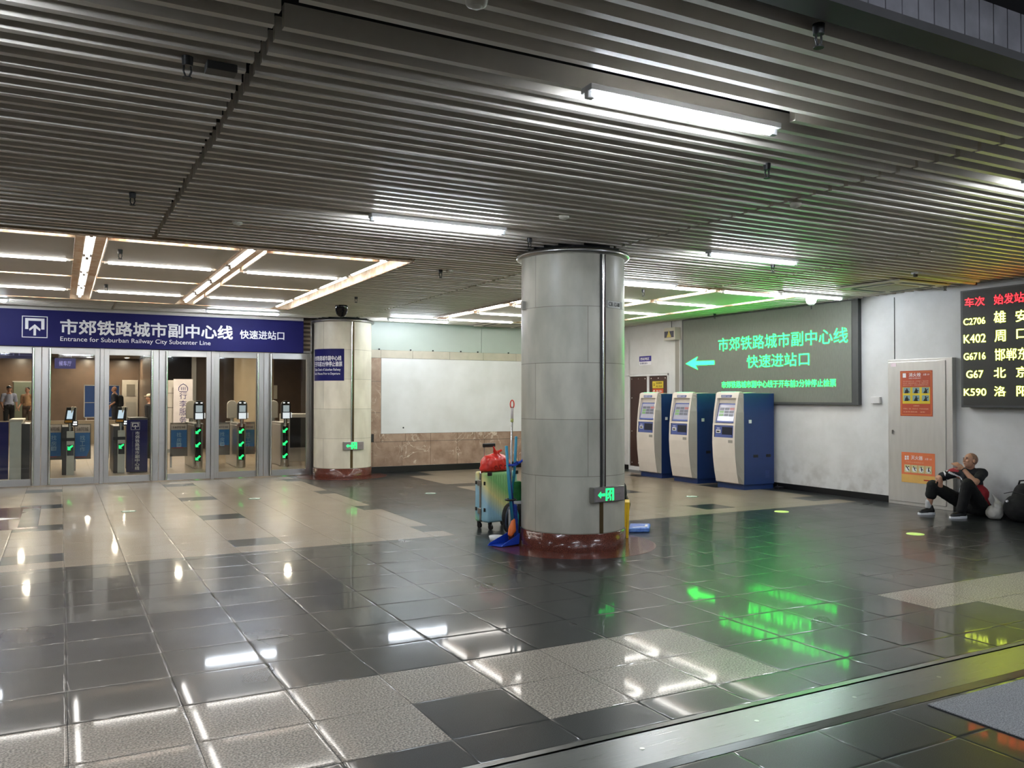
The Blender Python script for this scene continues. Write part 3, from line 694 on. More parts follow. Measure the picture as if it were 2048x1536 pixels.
for s, a, b, z0, z1, bo in (('市郊铁路城市副中心线', -177.5, -109.8, 2.335, 2.43, 0.02), ('于开车前3分钟停止验票', -179, -108, 2.218, 2.318, 0.02), ('Ticket Check of Suburban Railway', -177, -111, 2.117, 2.183, 0.004), ('Ends 3 Minutes Prior to Departure', -177, -112, 2.04, 2.10, 0.004)):
    col_text(s, C2, R2, a, b, z0, z1, 0.006, M_txt, t, bo)
t = thing('column_label', 'small grey numbered label stuck high on the grey column', 'label', on(C1, R1, -67, 2.56))
col_sheet(C1, R1, -83, -53, 2.545, 2.625, 0.003, mat('label_grey', (150, 150, 140), 0.5), 'plate', t, 12)
col_sheet(C1, R1, -82.5, -60, 2.552, 2.622, 0.004, mat('label_white', (200, 200, 194), 0.5), 'white_field', t, 12)
col_text('C8 12-08', C1, R1, -81, -61.5, 2.566, 2.608, 0.006, M_darkm, t, 0.01)
tag(center(MB().box(-0.03, 0.03, -0.02, 0.02, 0, 0.09).xf(Matrix.Translation(on(C1, R1, 172.5, 2.55, 0.012))).build('junction_box', M_kgrey2, bevel=0.004)), 'tiny grey junction box high on the shaded edge of the grey column', 'junction box')

# ------------------------------------------------------------------ wall with blank board, entrance doors, long wall
def back_wall():
    x0, x1 = 5.68, RW+0.15; g = 0.006
    w = MB()
    for a, b in ((5.68, 8.365), (8.375, x1)): w.box(a, b, BACK-0.02, BACK, 2.615, 3.60, 0)       # upper panels
    xs = [5.82, 6.475, 7.135, 7.775, 8.44, 9.1, 9.76, 10.42, x1]
    for a, b in zip([5.68]+xs, xs):
        w.box(a+g/2, b-g/2, BACK-0.025, BACK, 0.14, 0.658, 1)
    xs2 = [6.0, 6.55, 7.137, 7.776, 8.437, 9.1, 9.76, 10.42, x1]
    for a, b in zip([5.84]+xs2, xs2): w.box(a+g/2, b-g/2, BACK-0.025, BACK, 0.665, 0.83, 1)
    for z0, z1 in ((0.83, 1.28), (1.286, 1.94), (1.946, 2.44)): w.box(5.68, 5.996, BACK-0.025, BACK, z0, z1, 1)
    xt = [5.99, 6.712, 7.582, 8.41, 9.25, 10.1, 10.95, x1]
    for a, b in zip([5.68]+xt, xt): w.box(a+g/2, b-g/2, BACK-0.03, BACK, 2.445, 2.612, 2)
    struct(w, 'trim_31', [M_wallupper, M_marble, M_marble_cream, M_darkm])
    struct(MB().box(4.6, x1, BACK, BACK+0.15, 0, 3.75), 'wall_back', M_darkm)
    struct(MB().box(5.68, x1, BACK-0.035, BACK, 0, 0.138), 'baseboard_back', M_base, bevel=0.004)
    t = thing('blank_board', 'large blank white board framed by brown marble', 'board', (8.3, BACK-0.03, 0.83))
    MB().box(6.0, 10.6, BACK-0.03, BACK-0.002, 0.832, 2.44).build('panel', M_white, t, world=True, bevel=0.003)
    MB().cyl((6.5, BACK-0.031, 0.955), (6.5, BACK-0.034, 0.955), 0.018, n=10).build('stain', M_darkm, t, world=True)
    mb = MB()
    for x in (5.95, 6.66, 7.18, 7.85, 8.27, 9.05): mb.box(x-0.012, x+0.012, BACK-0.05, BACK-0.02, 2.612, 2.64)
    mb.build('bracket', M_black, t, world=True)
back_wall()
def right_wall():
    w = MB().box(RW, RW+0.15, -9.2, 14.095, 0, 3.75); w.box(RW, RW+0.15, 15.48, BACK+0.15, 0, 3.75); w.box(RW, RW+0.15, 14.09, 15.49, 2.125, 3.75); w.box(RW+0.12, RW+0.15, 14.0, 15.6, 0, 2.2)
    struct(w, 'wall_right', M_wall)
    b = MB(); b.box(RW-0.012, RW, 8.70, 11.0, 0, 0.10); b.box(RW-0.012, RW, 11.0, 14.05, 0, 0.10); b.box(RW-0.012, RW, 15.52, BACK, 0, 0.10); b.box(RW-0.012, RW, -2.0, 7.6, 0, 0.10)
    struct(b, 'baseboard_right', M_base)
    struct(MB().box(RW-0.004, RW, 8.628, 8.642, 2.2, 3.15), 'trim_8', M_darkm)
right_wall()
# double service door with brown padding
d7 = thing('door_7', 'brown double service door with white frame behind the ticket machines', 'door', (RW, 14.79, 0)); d7['kind'] = 'structure'
f = MB()
f.box(RW-0.03, RW+0.05, 15.44, 15.48, 0, 2.12); f.box(RW-0.03, RW+0.05, 14.09, 14.11, 0, 2.12); f.box(RW-0.03, RW+0.05, 14.09, 15.48, 2.075, 2.12); f.box(RW-0.025, RW+0.05, 14.74, 14.81, 0, 2.09); f.box(RW-0.02, RW+0.05, 14.09, 15.48, 0.0, 0.085)
f.build('frame', M_fix, d7, world=True, bevel=0.004)
for a, b in ((14.815, 15.435), (14.115, 14.735)):
    l = MB().box(RW-0.015, RW+0.03, a, b, 0.09, 2.07).build('leaf', M_brown, d7, world=True, bevel=0.01)
    s = MB()
    for z in (0.16, 0.5, 0.86, 1.22, 1.6, 2.02):
        for k, y in enumerate((a+0.07, (a+b)/2, b-0.07)):
            if z in (0.16, 2.02) or (k == 1) == (z in (0.5, 1.22)): ellipsoid(s, (RW-0.017, y, z), (0.008, 0.016, 0.018), n=10)
    s.build('stud', M_chrome, l, world=True)
def flat(name, X, ya, yb, z0, z1, m, parent=None, d=0.003): return MB().box(X-d, X, yb, ya, z0, z1).build(name, m, parent, world=True)
t = thing('notice', 'yellow warning notice on the brown service door', 'notice', (RW-0.02, 14.44, 1.81)); flat('sheet', RW-0.016, 14.62, 14.25, 1.81, 1.96, mat('yellow_sheet', (214, 190, 60), 0.5), t)
mk = mat('notice_ink', (66, 56, 20), 0.5); XN = Vector((0, -1, 0))
text('lettering', '机房重地', mk, t, (RW-0.0205, 14.49, 1.90), XN, 0.20, 0.04, 0.01); text('lettering', '闲人免进', mk, t, (RW-0.0205, 14.49, 1.83), XN, 0.20, 0.04, 0.01); MB().lathe([(0.018, 0), (0.028, 0), (0.028, 0.001), (0.018, 0.001)], n=20).xf(Matrix.Translation((RW-0.021, 14.56, 1.885)) @ Matrix.Rotation(-PI/2, 4, 'Y')).build('symbol', mk, t, world=True)
t = thing('notice', 'orange warning notice under the yellow one on the brown door', 'notice', (RW-0.02, 14.44, 1.65)); flat('sheet', RW-0.016, 14.62, 14.25, 1.65, 1.80, mat('orange_sheet', (208, 84, 36), 0.5), t)
text('lettering', '禁止烟火', M_txt, t, (RW-0.0205, 14.48, 1.72), XN, 0.2, 0.05, 0.01); MB().lathe([(0.022, 0), (0.034, 0), (0.034, 0.001), (0.022, 0.001)], n=20).xf(Matrix.Translation((RW-0.021, 14.56, 1.735)) @ Matrix.Rotation(-PI/2, 4, 'Y')).build('symbol', M_txt, t, world=True)
t = thing('wall_plaque', 'small blue and white room plaque above the brown service door', 'plaque', (RW, 14.89, 2.32)); flat('white_plate', RW, 15.103, 14.678, 2.32, 2.516, M_txt, t, 0.006); flat('blue_field', RW-0.006, 15.103, 14.678, 2.40, 2.516, mat('plaque_blue', (46, 34, 132), 0.4), t, 0.002)
text('lettering', '西站地区', M_txt, t, (RW-0.0095, 15.06, 2.425), XN, 0.32, 0.062, 0.015); text('lettering', '空调机房3', M_navy, t, (RW-0.0075, 15.08, 2.338), XN, 0.27, 0.042, 0.01)
t = thing('emergency_light', 'grey wall light box with yellow warning triangle beside the green screen', 'light box', (RW, 13.9, 2.8))
MB().box(RW-0.15, RW, 13.70, 14.06, 2.80, 3.06).build('housing', M_acw, t, world=True, bevel=0.008)
flat('dark_band', RW-0.15, 14.04, 13.74, 2.855, 2.985, mat('box_navy', (44, 40, 64), 0.4), t); MB().prism([(-0.075, 0), (0.075, 0), (0, 0.15)], (RW-0.154, 13.89, 2.86), XN, Z_, 0.002).build('warning_triangle', mat('warn_yellow', (190, 170, 70), 0.4), t, world=True)
MB().cyl((RW-0.05, 13.93, 3.05), (RW-0.05, 13.93, 3.2), 0.008, n=8).build('cable', M_black, t, world=True)
t = thing('cable_trunking', 'grey cable trunking running down the wall at the screen edge', 'trunking', (RW, 13.74, 1.72)); MB().box(RW-0.05, RW, 13.67, 13.82, 1.72, 2.80).build('duct', M_kgrey2, t, world=True, bevel=0.004); MB().box(RW-0.06, RW, 13.66, 13.675, 1.72, 2.8).build('edge_strip', M_fix, t, world=True)
# green LED screen
XL = 11.20; fL = XL/11.1
def LY(y): return y*fL
def LZ(z): return 1.6+(z-1.6)*fL
t = thing('led_screen', 'big grey LED screen showing green Chinese text and arrow', 'LED screen', (XL+0.04, 11.4, 1.49))
MB().box(XL, RW-0.002, LY(9.16), LY(13.44), 1.49, 3.19).build('cabinet', M_ledframe, t, world=True, bevel=0.004)
fm = MB()
for k in range(11): fm.box(XL-0.006, XL, LY(9.28+k*0.374), LY(9.28+k*0.374+0.3735), 1.53, 3.17)
fm.build('face', M_led, t, world=True)
for s, ya, w, z0, h, bo in (('市郊铁路城市副中心线', 12.36, 3.01, 2.49, 0.25, 0.0), ('快速进站口', 11.60, 1.46, 2.15, 0.23, 0.0), ('市郊铁路城市副中心线于开车前3分钟停止检票', 12.27, 2.68, 1.79, 0.125, 0.0)):
    text('lettering', s, M_green, t, (XL-0.009, LY(ya), LZ(z0)), XN, w*fL, h*fL, bo)
MB().prism([(x*fL, y*fL) for x, y in [(0, 0), (0.36, 0.127), (0.30, 0.04), (0.84, 0.03), (0.84, -0.045), (0.30, -0.04), (0.36, -0.127)]], (XL-0.008, LY(13.315), LZ(2.29)), XN, Z_, 0.002).build('arrow', M_green, t, world=True)
XL = 11.10
# departure board
t = thing('departure_board', 'dark LED departure board with yellow train numbers and red headings', 'departure board', (XL+0.08, 5.9, 1.474))
MB().box(XL, RW-0.002, 4.4, 7.438, 1.474, 3.10).build('cabinet', M_ledframe, t, world=True, bevel=0.004)
MB().box(XL-0.006, XL, 4.44, 7.40, 1.505, 3.08).build('face', mat('board_face', (46, 46, 42), 0.5, var=0.15, scale=50), t, world=True)
for s, ya, yb, z0, z1, m, bo in (('车次', 7.366, 7.081, 2.868, 2.995, M_redled, 0.0), ('始发站', 6.95, 6.55, 2.862, 2.995, M_redled, 0.0), ('终到站', 6.05, 5.65, 2.862, 2.995, M_redled, 0.0),
        ('C2706', 7.388, 7.075, 2.618, 2.708, M_yellow, 0.003), ('雄', 6.955, 6.793, 2.612, 2.772, M_yellow, 0.003), ('安', 6.66, 6.50, 2.608, 2.762, M_yellow, 0.003),
        ('K402', 7.386, 7.07, 2.366, 2.482, M_yellow, 0.003), ('周', 6.945, 6.795, 2.362, 2.515, M_yellow, 0.003), ('口', 6.65, 6.51, 2.385, 2.51, M_yellow, 0.003),
        ('G6716', 7.388, 7.075, 2.133, 2.228, M_yellow, 0.003), ('邯郸东', 6.944, 6.50, 2.108, 2.266, M_yellow, 0.003),
        ('G67', 7.352, 7.11, 1.882, 1.984, M_yellow, 0.003), ('北', 6.96, 6.798, 1.877, 2.012, M_yellow, 0.003), ('京', 6.66, 6.50, 1.877, 2.018, M_yellow, 0.003),
        ('K590', 7.39, 7.07, 1.637, 1.735, M_yellow, 0.003), ('洛', 6.958, 6.80, 1.63, 1.762, M_yellow, 0.003), ('阳', 6.655, 6.50, 1.63, 1.762, M_yellow, 0.003)):
    text('lettering', s, m, t, (XL-0.009, ya, z0), XN, ya-yb, z1-z0, bo)
# switch, steel cabinet
t = thing('wall_switch', 'small white switch box on the wall left of the steel cabinet'.replace('left of', 'between the green screen and'), 'switch', (RW, 8.96, 1.52)); MB().box(RW-0.045, RW, 8.875, 9.042, 1.52, 1.622).build('box', M_fix, t, world=True, bevel=0.005); MB().box(RW-0.048, RW-0.044, 8.89, 9.027, 1.535, 1.607).build('lid', M_fix, t, world=True)
XC = 11.18
t = thing('hydrant_cabinet', 'tall brushed steel hydrant cabinet in the white wall', 'cabinet', (XC+0.05, 8.16, 0))
MB().box(XC+0.012, RW-0.001, 7.63, 8.69, 0.0, 2.185).build('body', M_cabsteel, t, world=True, bevel=0.004)
d = MB().box(XC, XC+0.014, 7.73, 8.675, 0.05, 2.15).build('door', M_cabsteel, t, world=True, bevel=0.006)
l = MB().cyl((XC-0.012, 8.595, 1.105), (XC+0.002, 8.595, 1.105), 0.016, n=14); l.box(XC-0.02, XC-0.008, 8.587, 8.603, 1.06, 1.115); l.build('lock', M_chrome, d, world=True)
flat('number_tag', XC-0.001, 8.625, 8.535, 2.08, 2.136, mat('pink_tag', (226, 208, 214), 0.5), d)
def poster1():
    t = thing('poster', 'red and yellow fire hydrant poster high on the steel cabinet', 'poster', (XC-0.002, 8.19, 1.335)); Y0 = 8.465; W_ = 0.535; Z0 = 1.335; H = 0.675
    flat('sheet', XC-0.001, Y0, Y0-W_, Z0, Z0+H, mat('poster_red', (176, 72, 44), 0.4, var=0.06), t, 0.002)
    X = XC-0.0035
    b = MB(); c = 0.018
    for q in ((c, W_-c, c, c+0.006), (c, W_-c, H-c-0.006, H-c), (c, c+0.006, c, H-c), (W_-c-0.006, W_-c, c, H-c)): b.box(X-0.001, X, Y0-q[1], Y0-q[0], Z0+q[2], Z0+q[3])
    b.build('border', mat('poster_orange', (226, 140, 66), 0.4), t, world=True)
    MB().box(X-0.001, X, Y0-W_+0.04, Y0-0.04, Z0+0.185, Z0+0.43).build('yellow_field', mat('poster_yellow', (216, 190, 40), 0.4), t, world=True)
    pic = mat('picture_teal', (130, 160, 160), 0.4); ink = M_black
    for r in range(2):
        for k in range(3):
            y = Y0-0.055-k*0.155; z = Z0+0.225+(1-r)*0.115
            p = MB().box(X-0.002, X-0.001, y-0.115, y, z, z+0.085).build('picture', pic, t, world=True)
            q = MB(); q.prism(disc(0.06, 0.062, 0.012, 10), (X-0.0021, y, z), XN, Z_, 0.0008); q.prism([(0.02, 0), (0.035+0.01*k, 0.05), (0.08-0.008*r, 0.055), (0.09, 0)], (X-0.0021, y, z), XN, Z_, 0.0008); q.stroke([(0.07, 0.04), (0.1, 0.02+0.02*k)], 0.01, (X-0.0021, y, z), XN, Z_, 0.0008); q.build('figure', ink, p, world=True)
    text('lettering', '消火栓', M_txt, t, (X-0.0015, Y0-0.15, Z0+0.585), XN, 0.20, 0.058, 0.012); text('lettering', 'FIRE HYDRANT', M_txt, t, (X-0.0015, Y0-0.15, Z0+0.555), XN, 0.2, 0.016)
    MB().box(X-0.0015, X-0.0005, Y0-0.10, Y0-0.045, Z0+0.575, Z0+0.64).build('emblem', M_txt, t, world=True)
    text('lettering', '火警 119', M_txt, t, (X-0.0015, Y0-0.385, Z0+0.60), XN, 0.1, 0.03)
    for k, s in enumerate(('消火栓的使用方法：打开箱门，取出水带', '将水带一端接在消火栓上，另一端接好水枪', '逆时针打开阀门，对准火源根部进行灭火')): text('lettering', s, mat('poster_text_pale', (226, 180, 150), 0.5), t, (X-0.0015, Y0-0.05, Z0+0.51-k*0.028), XN, 0.42, 0.016)
    for k, s in enumerate(('注意事项', '严禁圈占、埋压、遮挡消火栓，严禁挪用消防器材', '北京市消防局    监制')): text('lettering', s, MATS['poster_text_pale'], t, (X-0.0015, Y0-0.05-(0.17 if k == 0 else 0), Z0+0.145-k*0.045), XN, (0.1, 0.42, 0.36)[k], 0.018)
poster1()
def poster2():
    t = thing('poster', 'orange fire extinguisher poster low on the steel cabinet beside the seated man', 'poster', (XC-0.002, 8.17, 0.345)); Y0 = 8.45; W_ = 0.55; Z0 = 0.345; H = 0.45; X = XC-0.0035
    m = mat('poster_fade', (226, 120, 76), 0.4, var=0.1); N, L = nodes(m)
    flat('sheet', XC-0.001, Y0, Y0-W_, Z0, Z0+H, m, t, 0.002)
    b = MB(); c = 0.028
    for q in ((c, W_-c, H-c-0.005, H-c), (c, c+0.005, 0.24, H-c), (W_-c-0.005, W_-c, 0.2, H-c)): b.box(X-0.001, X, Y0-q[1], Y0-q[0], Z0+q[2], Z0+q[3])
    b.build('border', MATS['poster_orange'], t, world=True)
    MB().box(X-0.001, X, Y0-W_, Y0, Z0, Z0+0.12).build('lower_band', mat('poster_sand', (222, 176, 96), 0.4, var=0.1), t, world=True)
    for k in range(4):
        y = Y0-0.05-k*0.115; z = Z0+0.15
        p = MB().box(X-0.002, X-0.001, y-0.105, y, z, z+0.115).build('picture', mat('picture_pale', (206, 200, 150), 0.4), t, world=True)
        q = MB(); q.prism(disc(0.052, 0.05, 0.036, 16), (X-0.0021, y, z), XN, Z_, 0.0006, 1); q.stroke([(0.03+0.01*k, 0.09), (0.075-0.008*k, 0.035)], 0.014, (X-0.0028, y, z), XN, Z_, 0.0006); q.stroke([(0.05, 0.075), (0.08, 0.09-0.02*k)], 0.01, (X-0.0028, y, z), XN, Z_, 0.0006); q.build('figure', [M_black, M_txt], p, world=True)
    text('lettering', '灭火器', M_txt, t, (X-0.0015, Y0-0.165, Z0+0.345), XN, 0.19, 0.058, 0.012); text('lettering', '火警 119', M_txt, t, (X-0.0015, Y0-0.39, Z0+0.35), XN, 0.11, 0.03)
    e = MB()
    for a, b_ in ((0, 0), (0.038, 0.004), (0, 0.034), (0.038, 0.036)): e.box(X-0.0015, X-0.0005, Y0-0.085-a, Y0-0.057-a, Z0+0.335+b_, Z0+0.362+b_)
    e.build('emblem', M_txt, t, world=True)
    MB().box(X-0.0016, X-0.0008, Y0-0.53, Y0-0.37, Z0+0.045, Z0+0.062).build('red_bar', mat('poster_red_bar', (170, 40, 20), 0.4), t, world=True)
    text('lettering', '干粉灭火器使用方法', MATS['poster_text_pale'], t, (X-0.0015, Y0-0.07, Z0+0.295), XN, 0.3, 0.018)
poster2()

# ------------------------------------------------------------------ glass doors and entrance sign
def doors():
    jo = MB()
    posts = [-1.28, 0.678, 2.638, 4.60]
    for i, x in enumerate(posts):
        struct(MB().box(x-0.033, x+0.033, DOORY-0.05, DOORY+0.05, 0, 2.52 if i < 3 else 3.22), 'trim_%d' % (20+i), M_steel, bevel=0.004)
    struct(MB().box(-5.3, 4.63, DOORY-0.05, DOORY+0.05, 2.515, 2.56), 'trim_24', M_steel)
    # wall over the doors and the fascia
    w = MB().box(-5.3, 4.39, DOORY-0.04, DOORY+0.1, 2.56, 3.75); w.box(-5.3, 4.39, DOORY-0.12, DOORY-0.04, 3.165, 3.28); struct(w, 'wall_door', M_kgrey)
    o = MB().box(4.39, 4.57, DOORY+0.02, DOORY+0.05, 2.56, 3.75, 1)
    for k in range(7): o.box(4.39, 4.57, DOORY-0.02, DOORY+0.02, 2.62+k*0.088, 2.632+k*0.088+0.03, 0)
    struct(o, 'window_1', [M_beigewall, M_bark])
    names = ['glass door leaf at the frame edge of the entrance', 'glass door leaf with the pictogram above it', 'glass door leaf before the navy totem panel', 'glass door leaf before the white banner', 'glass door leaf before the beige pillar', 'last glass door leaf beside the cream column']
    lf = []
    for a, b in zip(posts, posts[1:]):
        m_ = (a+b)/2; lf += [(a+0.036, m_-0.004, 1), (m_+0.004, b-0.036, 0)]
    for i, (a, b, hr) in enumerate(lf):
        t = thing('door_%d' % (i+1), names[i], 'glass door', ((a+b)/2, DOORY, 0)); t['kind'] = 'structure'
        wide, nar = 0.145, 0.085
        l_, r_ = (nar, wide) if hr else (wide, nar)
        f = MB(); f.box(a, a+l_, DOORY-0.022, DOORY+0.022, 0.012, 2.505); f.box(b-r_, b, DOORY-0.022, DOORY+0.022, 0.012, 2.505); f.box(a+l_, b-r_, DOORY-0.022, DOORY+0.022, 2.385, 2.505); f.box(a+l_, b-r_, DOORY-0.022, DOORY+0.022, 0.012, 0.135)
        f.build('frame', M_steel, t, world=True, bevel=0.003)
        MB().box(a+l_-0.01, b-r_+0.01, DOORY-0.006, DOORY+0.006, 0.13, 2.39).build('pane', M_glass, t, world=True)
        hx = b-wide+0.018 if hr else a+wide-0.018
        h = MB(); h.cyl((hx, DOORY-0.085, 0.03), (hx, DOORY-0.085, 2.485), 0.022, n=14)
        for z in (0.12, 2.38): h.cyl((hx, DOORY-0.085, z), (hx, DOORY-0.02, z), 0.009, n=8)
        h.build('handle', M_chrome, t, world=True)
    SY = 17.25
    t = thing('entrance_sign', 'long navy entrance sign with white Chinese and English text above the doors', 'sign', (2.0, SY, 2.51))
    MB().box(-2.6, 4.385, SY, DOORY-0.04, 2.51, 3.165).build('panel', M_navy, t, world=True, bevel=0.004)
    y = SY-0.002
    for s, x, w_, z0, h, bo in (('市郊铁路城市副中心线', -0.008, 2.99, 2.745, 0.262, 0.022), ('Entrance for Suburban Railway City Subcenter Line', -0.01, 2.58, 2.592, 0.105, 0.004), ('快速进站口', 3.125, 0.865, 2.765, 0.168, 0.018)):
        text('lettering', s, M_txt, t, (x, y, z0), X_, w_, h, bo)
    ic = MB(); O = Vector((-0.612, y, 2.66)); s = 0.4
    ring = lambda x0, x1, z0, z1, w_: [ic.prism(p, O, X_, Z_, 0.001) for p in ([(x0, z0), (x1, z0), (x1, z0+w_), (x0, z0+w_)], [(x0, z1-w_), (x1, z1-w_), (x1, z1), (x0, z1)], [(x0, z0), (x0+w_, z0), (x0+w_, z1), (x0, z1)], [(x1-w_, z0), (x1, z0), (x1, z1), (x1-w_, z1)])]
    ring(0.0, 0.40, 0.0, 0.385, 0.014)
    ic.prism([(0.05, 0.15), (0.05, 0.345), (0.35, 0.345), (0.35, 0.15), (0.30, 0.15), (0.30, 0.30), (0.10, 0.30), (0.10, 0.15)], O, X_, Z_, 0.001)
    ic.prism([(0.18, 0.04), (0.22, 0.04), (0.22, 0.17), (0.28, 0.12), (0.29, 0.155), (0.20, 0.24), (0.11, 0.155), (0.12, 0.12), (0.18, 0.17)], O, X_, Z_, 0.001)
    ic.build('pictogram', M_txt, t, world=True)
doors()

# ------------------------------------------------------------------ ticket machines
def kiosk():
    """Local frame: x = depth (0 at the cabinet front edge, + towards the wall), y = width, z = up."""
    t = thing('ticket_machine', 'x', 'ticket machine', (0, 0, 0), 'ticket machines at the wall')
    Wd = 0.72
    MB().box(0.0, 0.715, 0, Wd, 0.085, 1.685).build('cabinet', M_kblue, t, bevel=0.006)
    MB().box(0.03, 0.71, 0.02, Wd-0.02, 0.0, 0.09).build('plinth', M_kblue, t)
    prof = [(0.10, -0.03), (0.115, -0.055), (0.30, -0.095), (0.55, -0.128), (0.80, -0.142), (0.905, -0.14), (1.12, -0.13), (1.155, -0.125), (1.35, -0.105), (1.60, -0.06), (1.66, -0.045), (1.70, -0.03), (1.712, 0.02)]
    ys = [0.0, 0.075, 0.12, 0.60, 0.645, Wd]
    fs = MB(); hood = MB()
    def P(j, i):
        z, x = prof[i]; y = ys[j]
        if j in (0, 5): return (0.004, y, min(z, 1.685))
        return (x, y, z)
    for i in range(len(prof)-1):
        for j in range(5):
            z = (prof[i][0]+prof[i+1][0])/2
            if j == 2 and (0.905 < z < 1.12 or 1.155 < z < 1.60): continue
            edge = j in (0, 4)
            fs.add([P(j, i), P(j, i+1), P(j+1, i+1), P(j+1, i)], [(0, 1, 2, 3)], 1 if edge else 0, False)
    fs.add([P(j, 0) for j in range(6)]+[(0.01, Wd, 0.10), (0.01, 0, 0.10)], [tuple(range(8))], 1)
    fs.add([P(j, len(prof)-1) for j in range(6)]+[(0.3, Wd, 1.70), (0.3, 0, 1.70)], [tuple(range(8))[::-1]], 0)
    fs.build('front_shell', [M_kgrey, M_kgrey2], t)
    def xat(z):
        for (z0, x0), (z1, x1) in zip(prof, prof[1:]):
            if z0 <= z <= z1: return x0+(x1-x0)*(z-z0)/(z1-z0)
        return 0
    # screen recess
    b = -0.012
    rec = MB()
    for (z0, z1) in ((1.155, 1.60),):
        xa, xb = xat(z0), xat(z1)
        rec.quad((xa, 0.12, z0), (xb, 0.12, z1), (b, 0.12, z1), (b, 0.12, z0)); rec.quad((xa, 0.60, z0), (b, 0.60, z0), (b, 0.60, z1), (xb, 0.60, z1))
        rec.quad((xb, 0.12, z1), (xb, 0.60, z1), (b, 0.60, z1), (b, 0.12, z1)); rec.quad((xa, 0.12, z0), (b, 0.12, z0), (b, 0.60, z0), (xa, 0.60, z0)); rec.quad((b, 0.12, z0), (b, 0.12, z1), (b, 0.60, z1), (b, 0.60, z0))
    rec.build('hood', M_kgrey, t)
    # tilted screen: lower edge forward
    S = Matrix.Translation((-0.108, 0.12, 1.165)) @ Matrix.Rotation(0.26, 4, 'Y')
    MB().box(0.0, 0.02, 0.005, 0.475, 0.0, 0.355).xf(S).build('screen_bezel', M_kpan, t, bevel=0.004)
    sc_ = MB().box(-0.003, 0.0, 0.03, 0.45, 0.03, 0.33).xf(S).build('screen', M_screen, t)
    tl = MB()
    for r in range(3):
        for k in range(3):
            mi = 1 if (k == 2 and r < 2) else (2 if (k == 0 and r == 2) else 0)
            y0 = 0.06+k*0.125; tl.box(-0.0045, -0.003, y0, y0+0.11, 0.115+r*0.07*0.8, 0.115+r*0.056+0.046, mi)
    tl.xf(S).build('menu_tiles', [M_tile1, M_tile2, M_tile3], sc_)
    # blue control strip with card slot and ticket tray
    cp = MB(); xa, xb = xat(0.905)+0.012, xat(1.12)+0.012
    cp.quad((xa, 0.12, 0.905), (xb, 0.12, 1.12), (xb, 0.60, 1.12), (xa, 0.60, 0.905))
    cp.build('control_panel', M_kpan, t)
    SS = Matrix.Translation((xa-0.001, 0.12, 0.905)) @ Matrix.Rotation(0.046, 4, 'Y')
    MB().box(-0.008, 0, 0.325, 0.44, 0.075, 0.135).xf(SS).build('card_reader', M_fix, t, bevel=0.003)
    MB().box(-0.010, -0.006, 0.345, 0.42, 0.09, 0.115).xf(SS).build('card_slot', M_black, t)
    MB().box(-0.005, 0, 0.35, 0.42, 0.155, 0.165).xf(SS).build('slot_label', M_txt, t)
    tr = MB().box(-0.0035, -0.001, 0.03, 0.29, 0.03, 0.185); tr.xf(SS).build('ticket_tray', M_kdark, t)
    MB().box(-0.006, -0.003, 0.035, 0.285, 0.03, 0.05).xf(SS).build('tray_lip', M_kpan, t)
    MB().box(xat(0.84)-0.004, xat(0.84)+0.01, 0.13, 0.235, 0.815, 0.865).build('maker_plate', M_kgrey2, t)
    hl = MB(); hl.box(xat(1.63)-0.008, xat(1.63)+0.012, 0.24, 0.50, 1.612, 1.655); hl.build('header_plate', M_kpan, t)
    text_mb(MB(), '自助售票 TICKETS', (xat(1.63)-0.0095, 0.485, 1.622), Vector((0, -1, 0)), Z_, 0.23, 0.024, 0.01).build('lettering', M_txt, t)
    MB().box(-0.028, 0.09, 0.20, 0.54, 1.698, 1.716).build('status_light', mat('kiosk_status_green', (150, 230, 180), 0.4, emit=(0.35, 1.0, 0.55), strength=0.2), t, bevel=0.004)
    for x in (0.22, 0.52): MB().box(x, x+0.11, -0.003, 0.0, 0.56, 0.61).build('vent_slot', M_black, t)
    MB().box(0.11, 0.165, -0.02, 0.0, 1.16, 1.22).build('side_lock', M_fix, t, bevel=0.004)
    vn = MB()
    for k in range(6): vn.box(0.50, 0.60, -0.003, 0, 0.20+k*0.022, 0.208+k*0.022)
    vn.build('side_vent', mat('vent_line', (52, 74, 126), 0.5), t)
    return t
k3 = kiosk(); k3.location = (10.47, 11.03, 0); k3['label'] = 'navy and grey ticket machine at the end of the row, its whole blue side showing'
dup(k3, (10.475, 12.26, 0), 'navy and grey ticket machine in the middle of the three')
k1 = dup(k3, (10.555, 13.42, 0), 'navy and grey ticket machine standing before the brown service door'); k1.scale = (0.88, 1, 1)
t = thing('cable_adapter', 'small black plug and cable on the floor beside the end ticket machine', 'cable', (11.2, 10.85, 0))
MB().box(11.12, 11.24, 10.86, 10.97, 0, 0.045).build('adapter', M_black, t, world=True, bevel=0.006); MB().tube([(11.2, 10.95, 0.02), (11.21, 10.98, 0.06), (11.24, 11.015, 0.03), (11.25, 11.018, 0.012)], 0.007).build('cord', M_darkm, t, world=True)

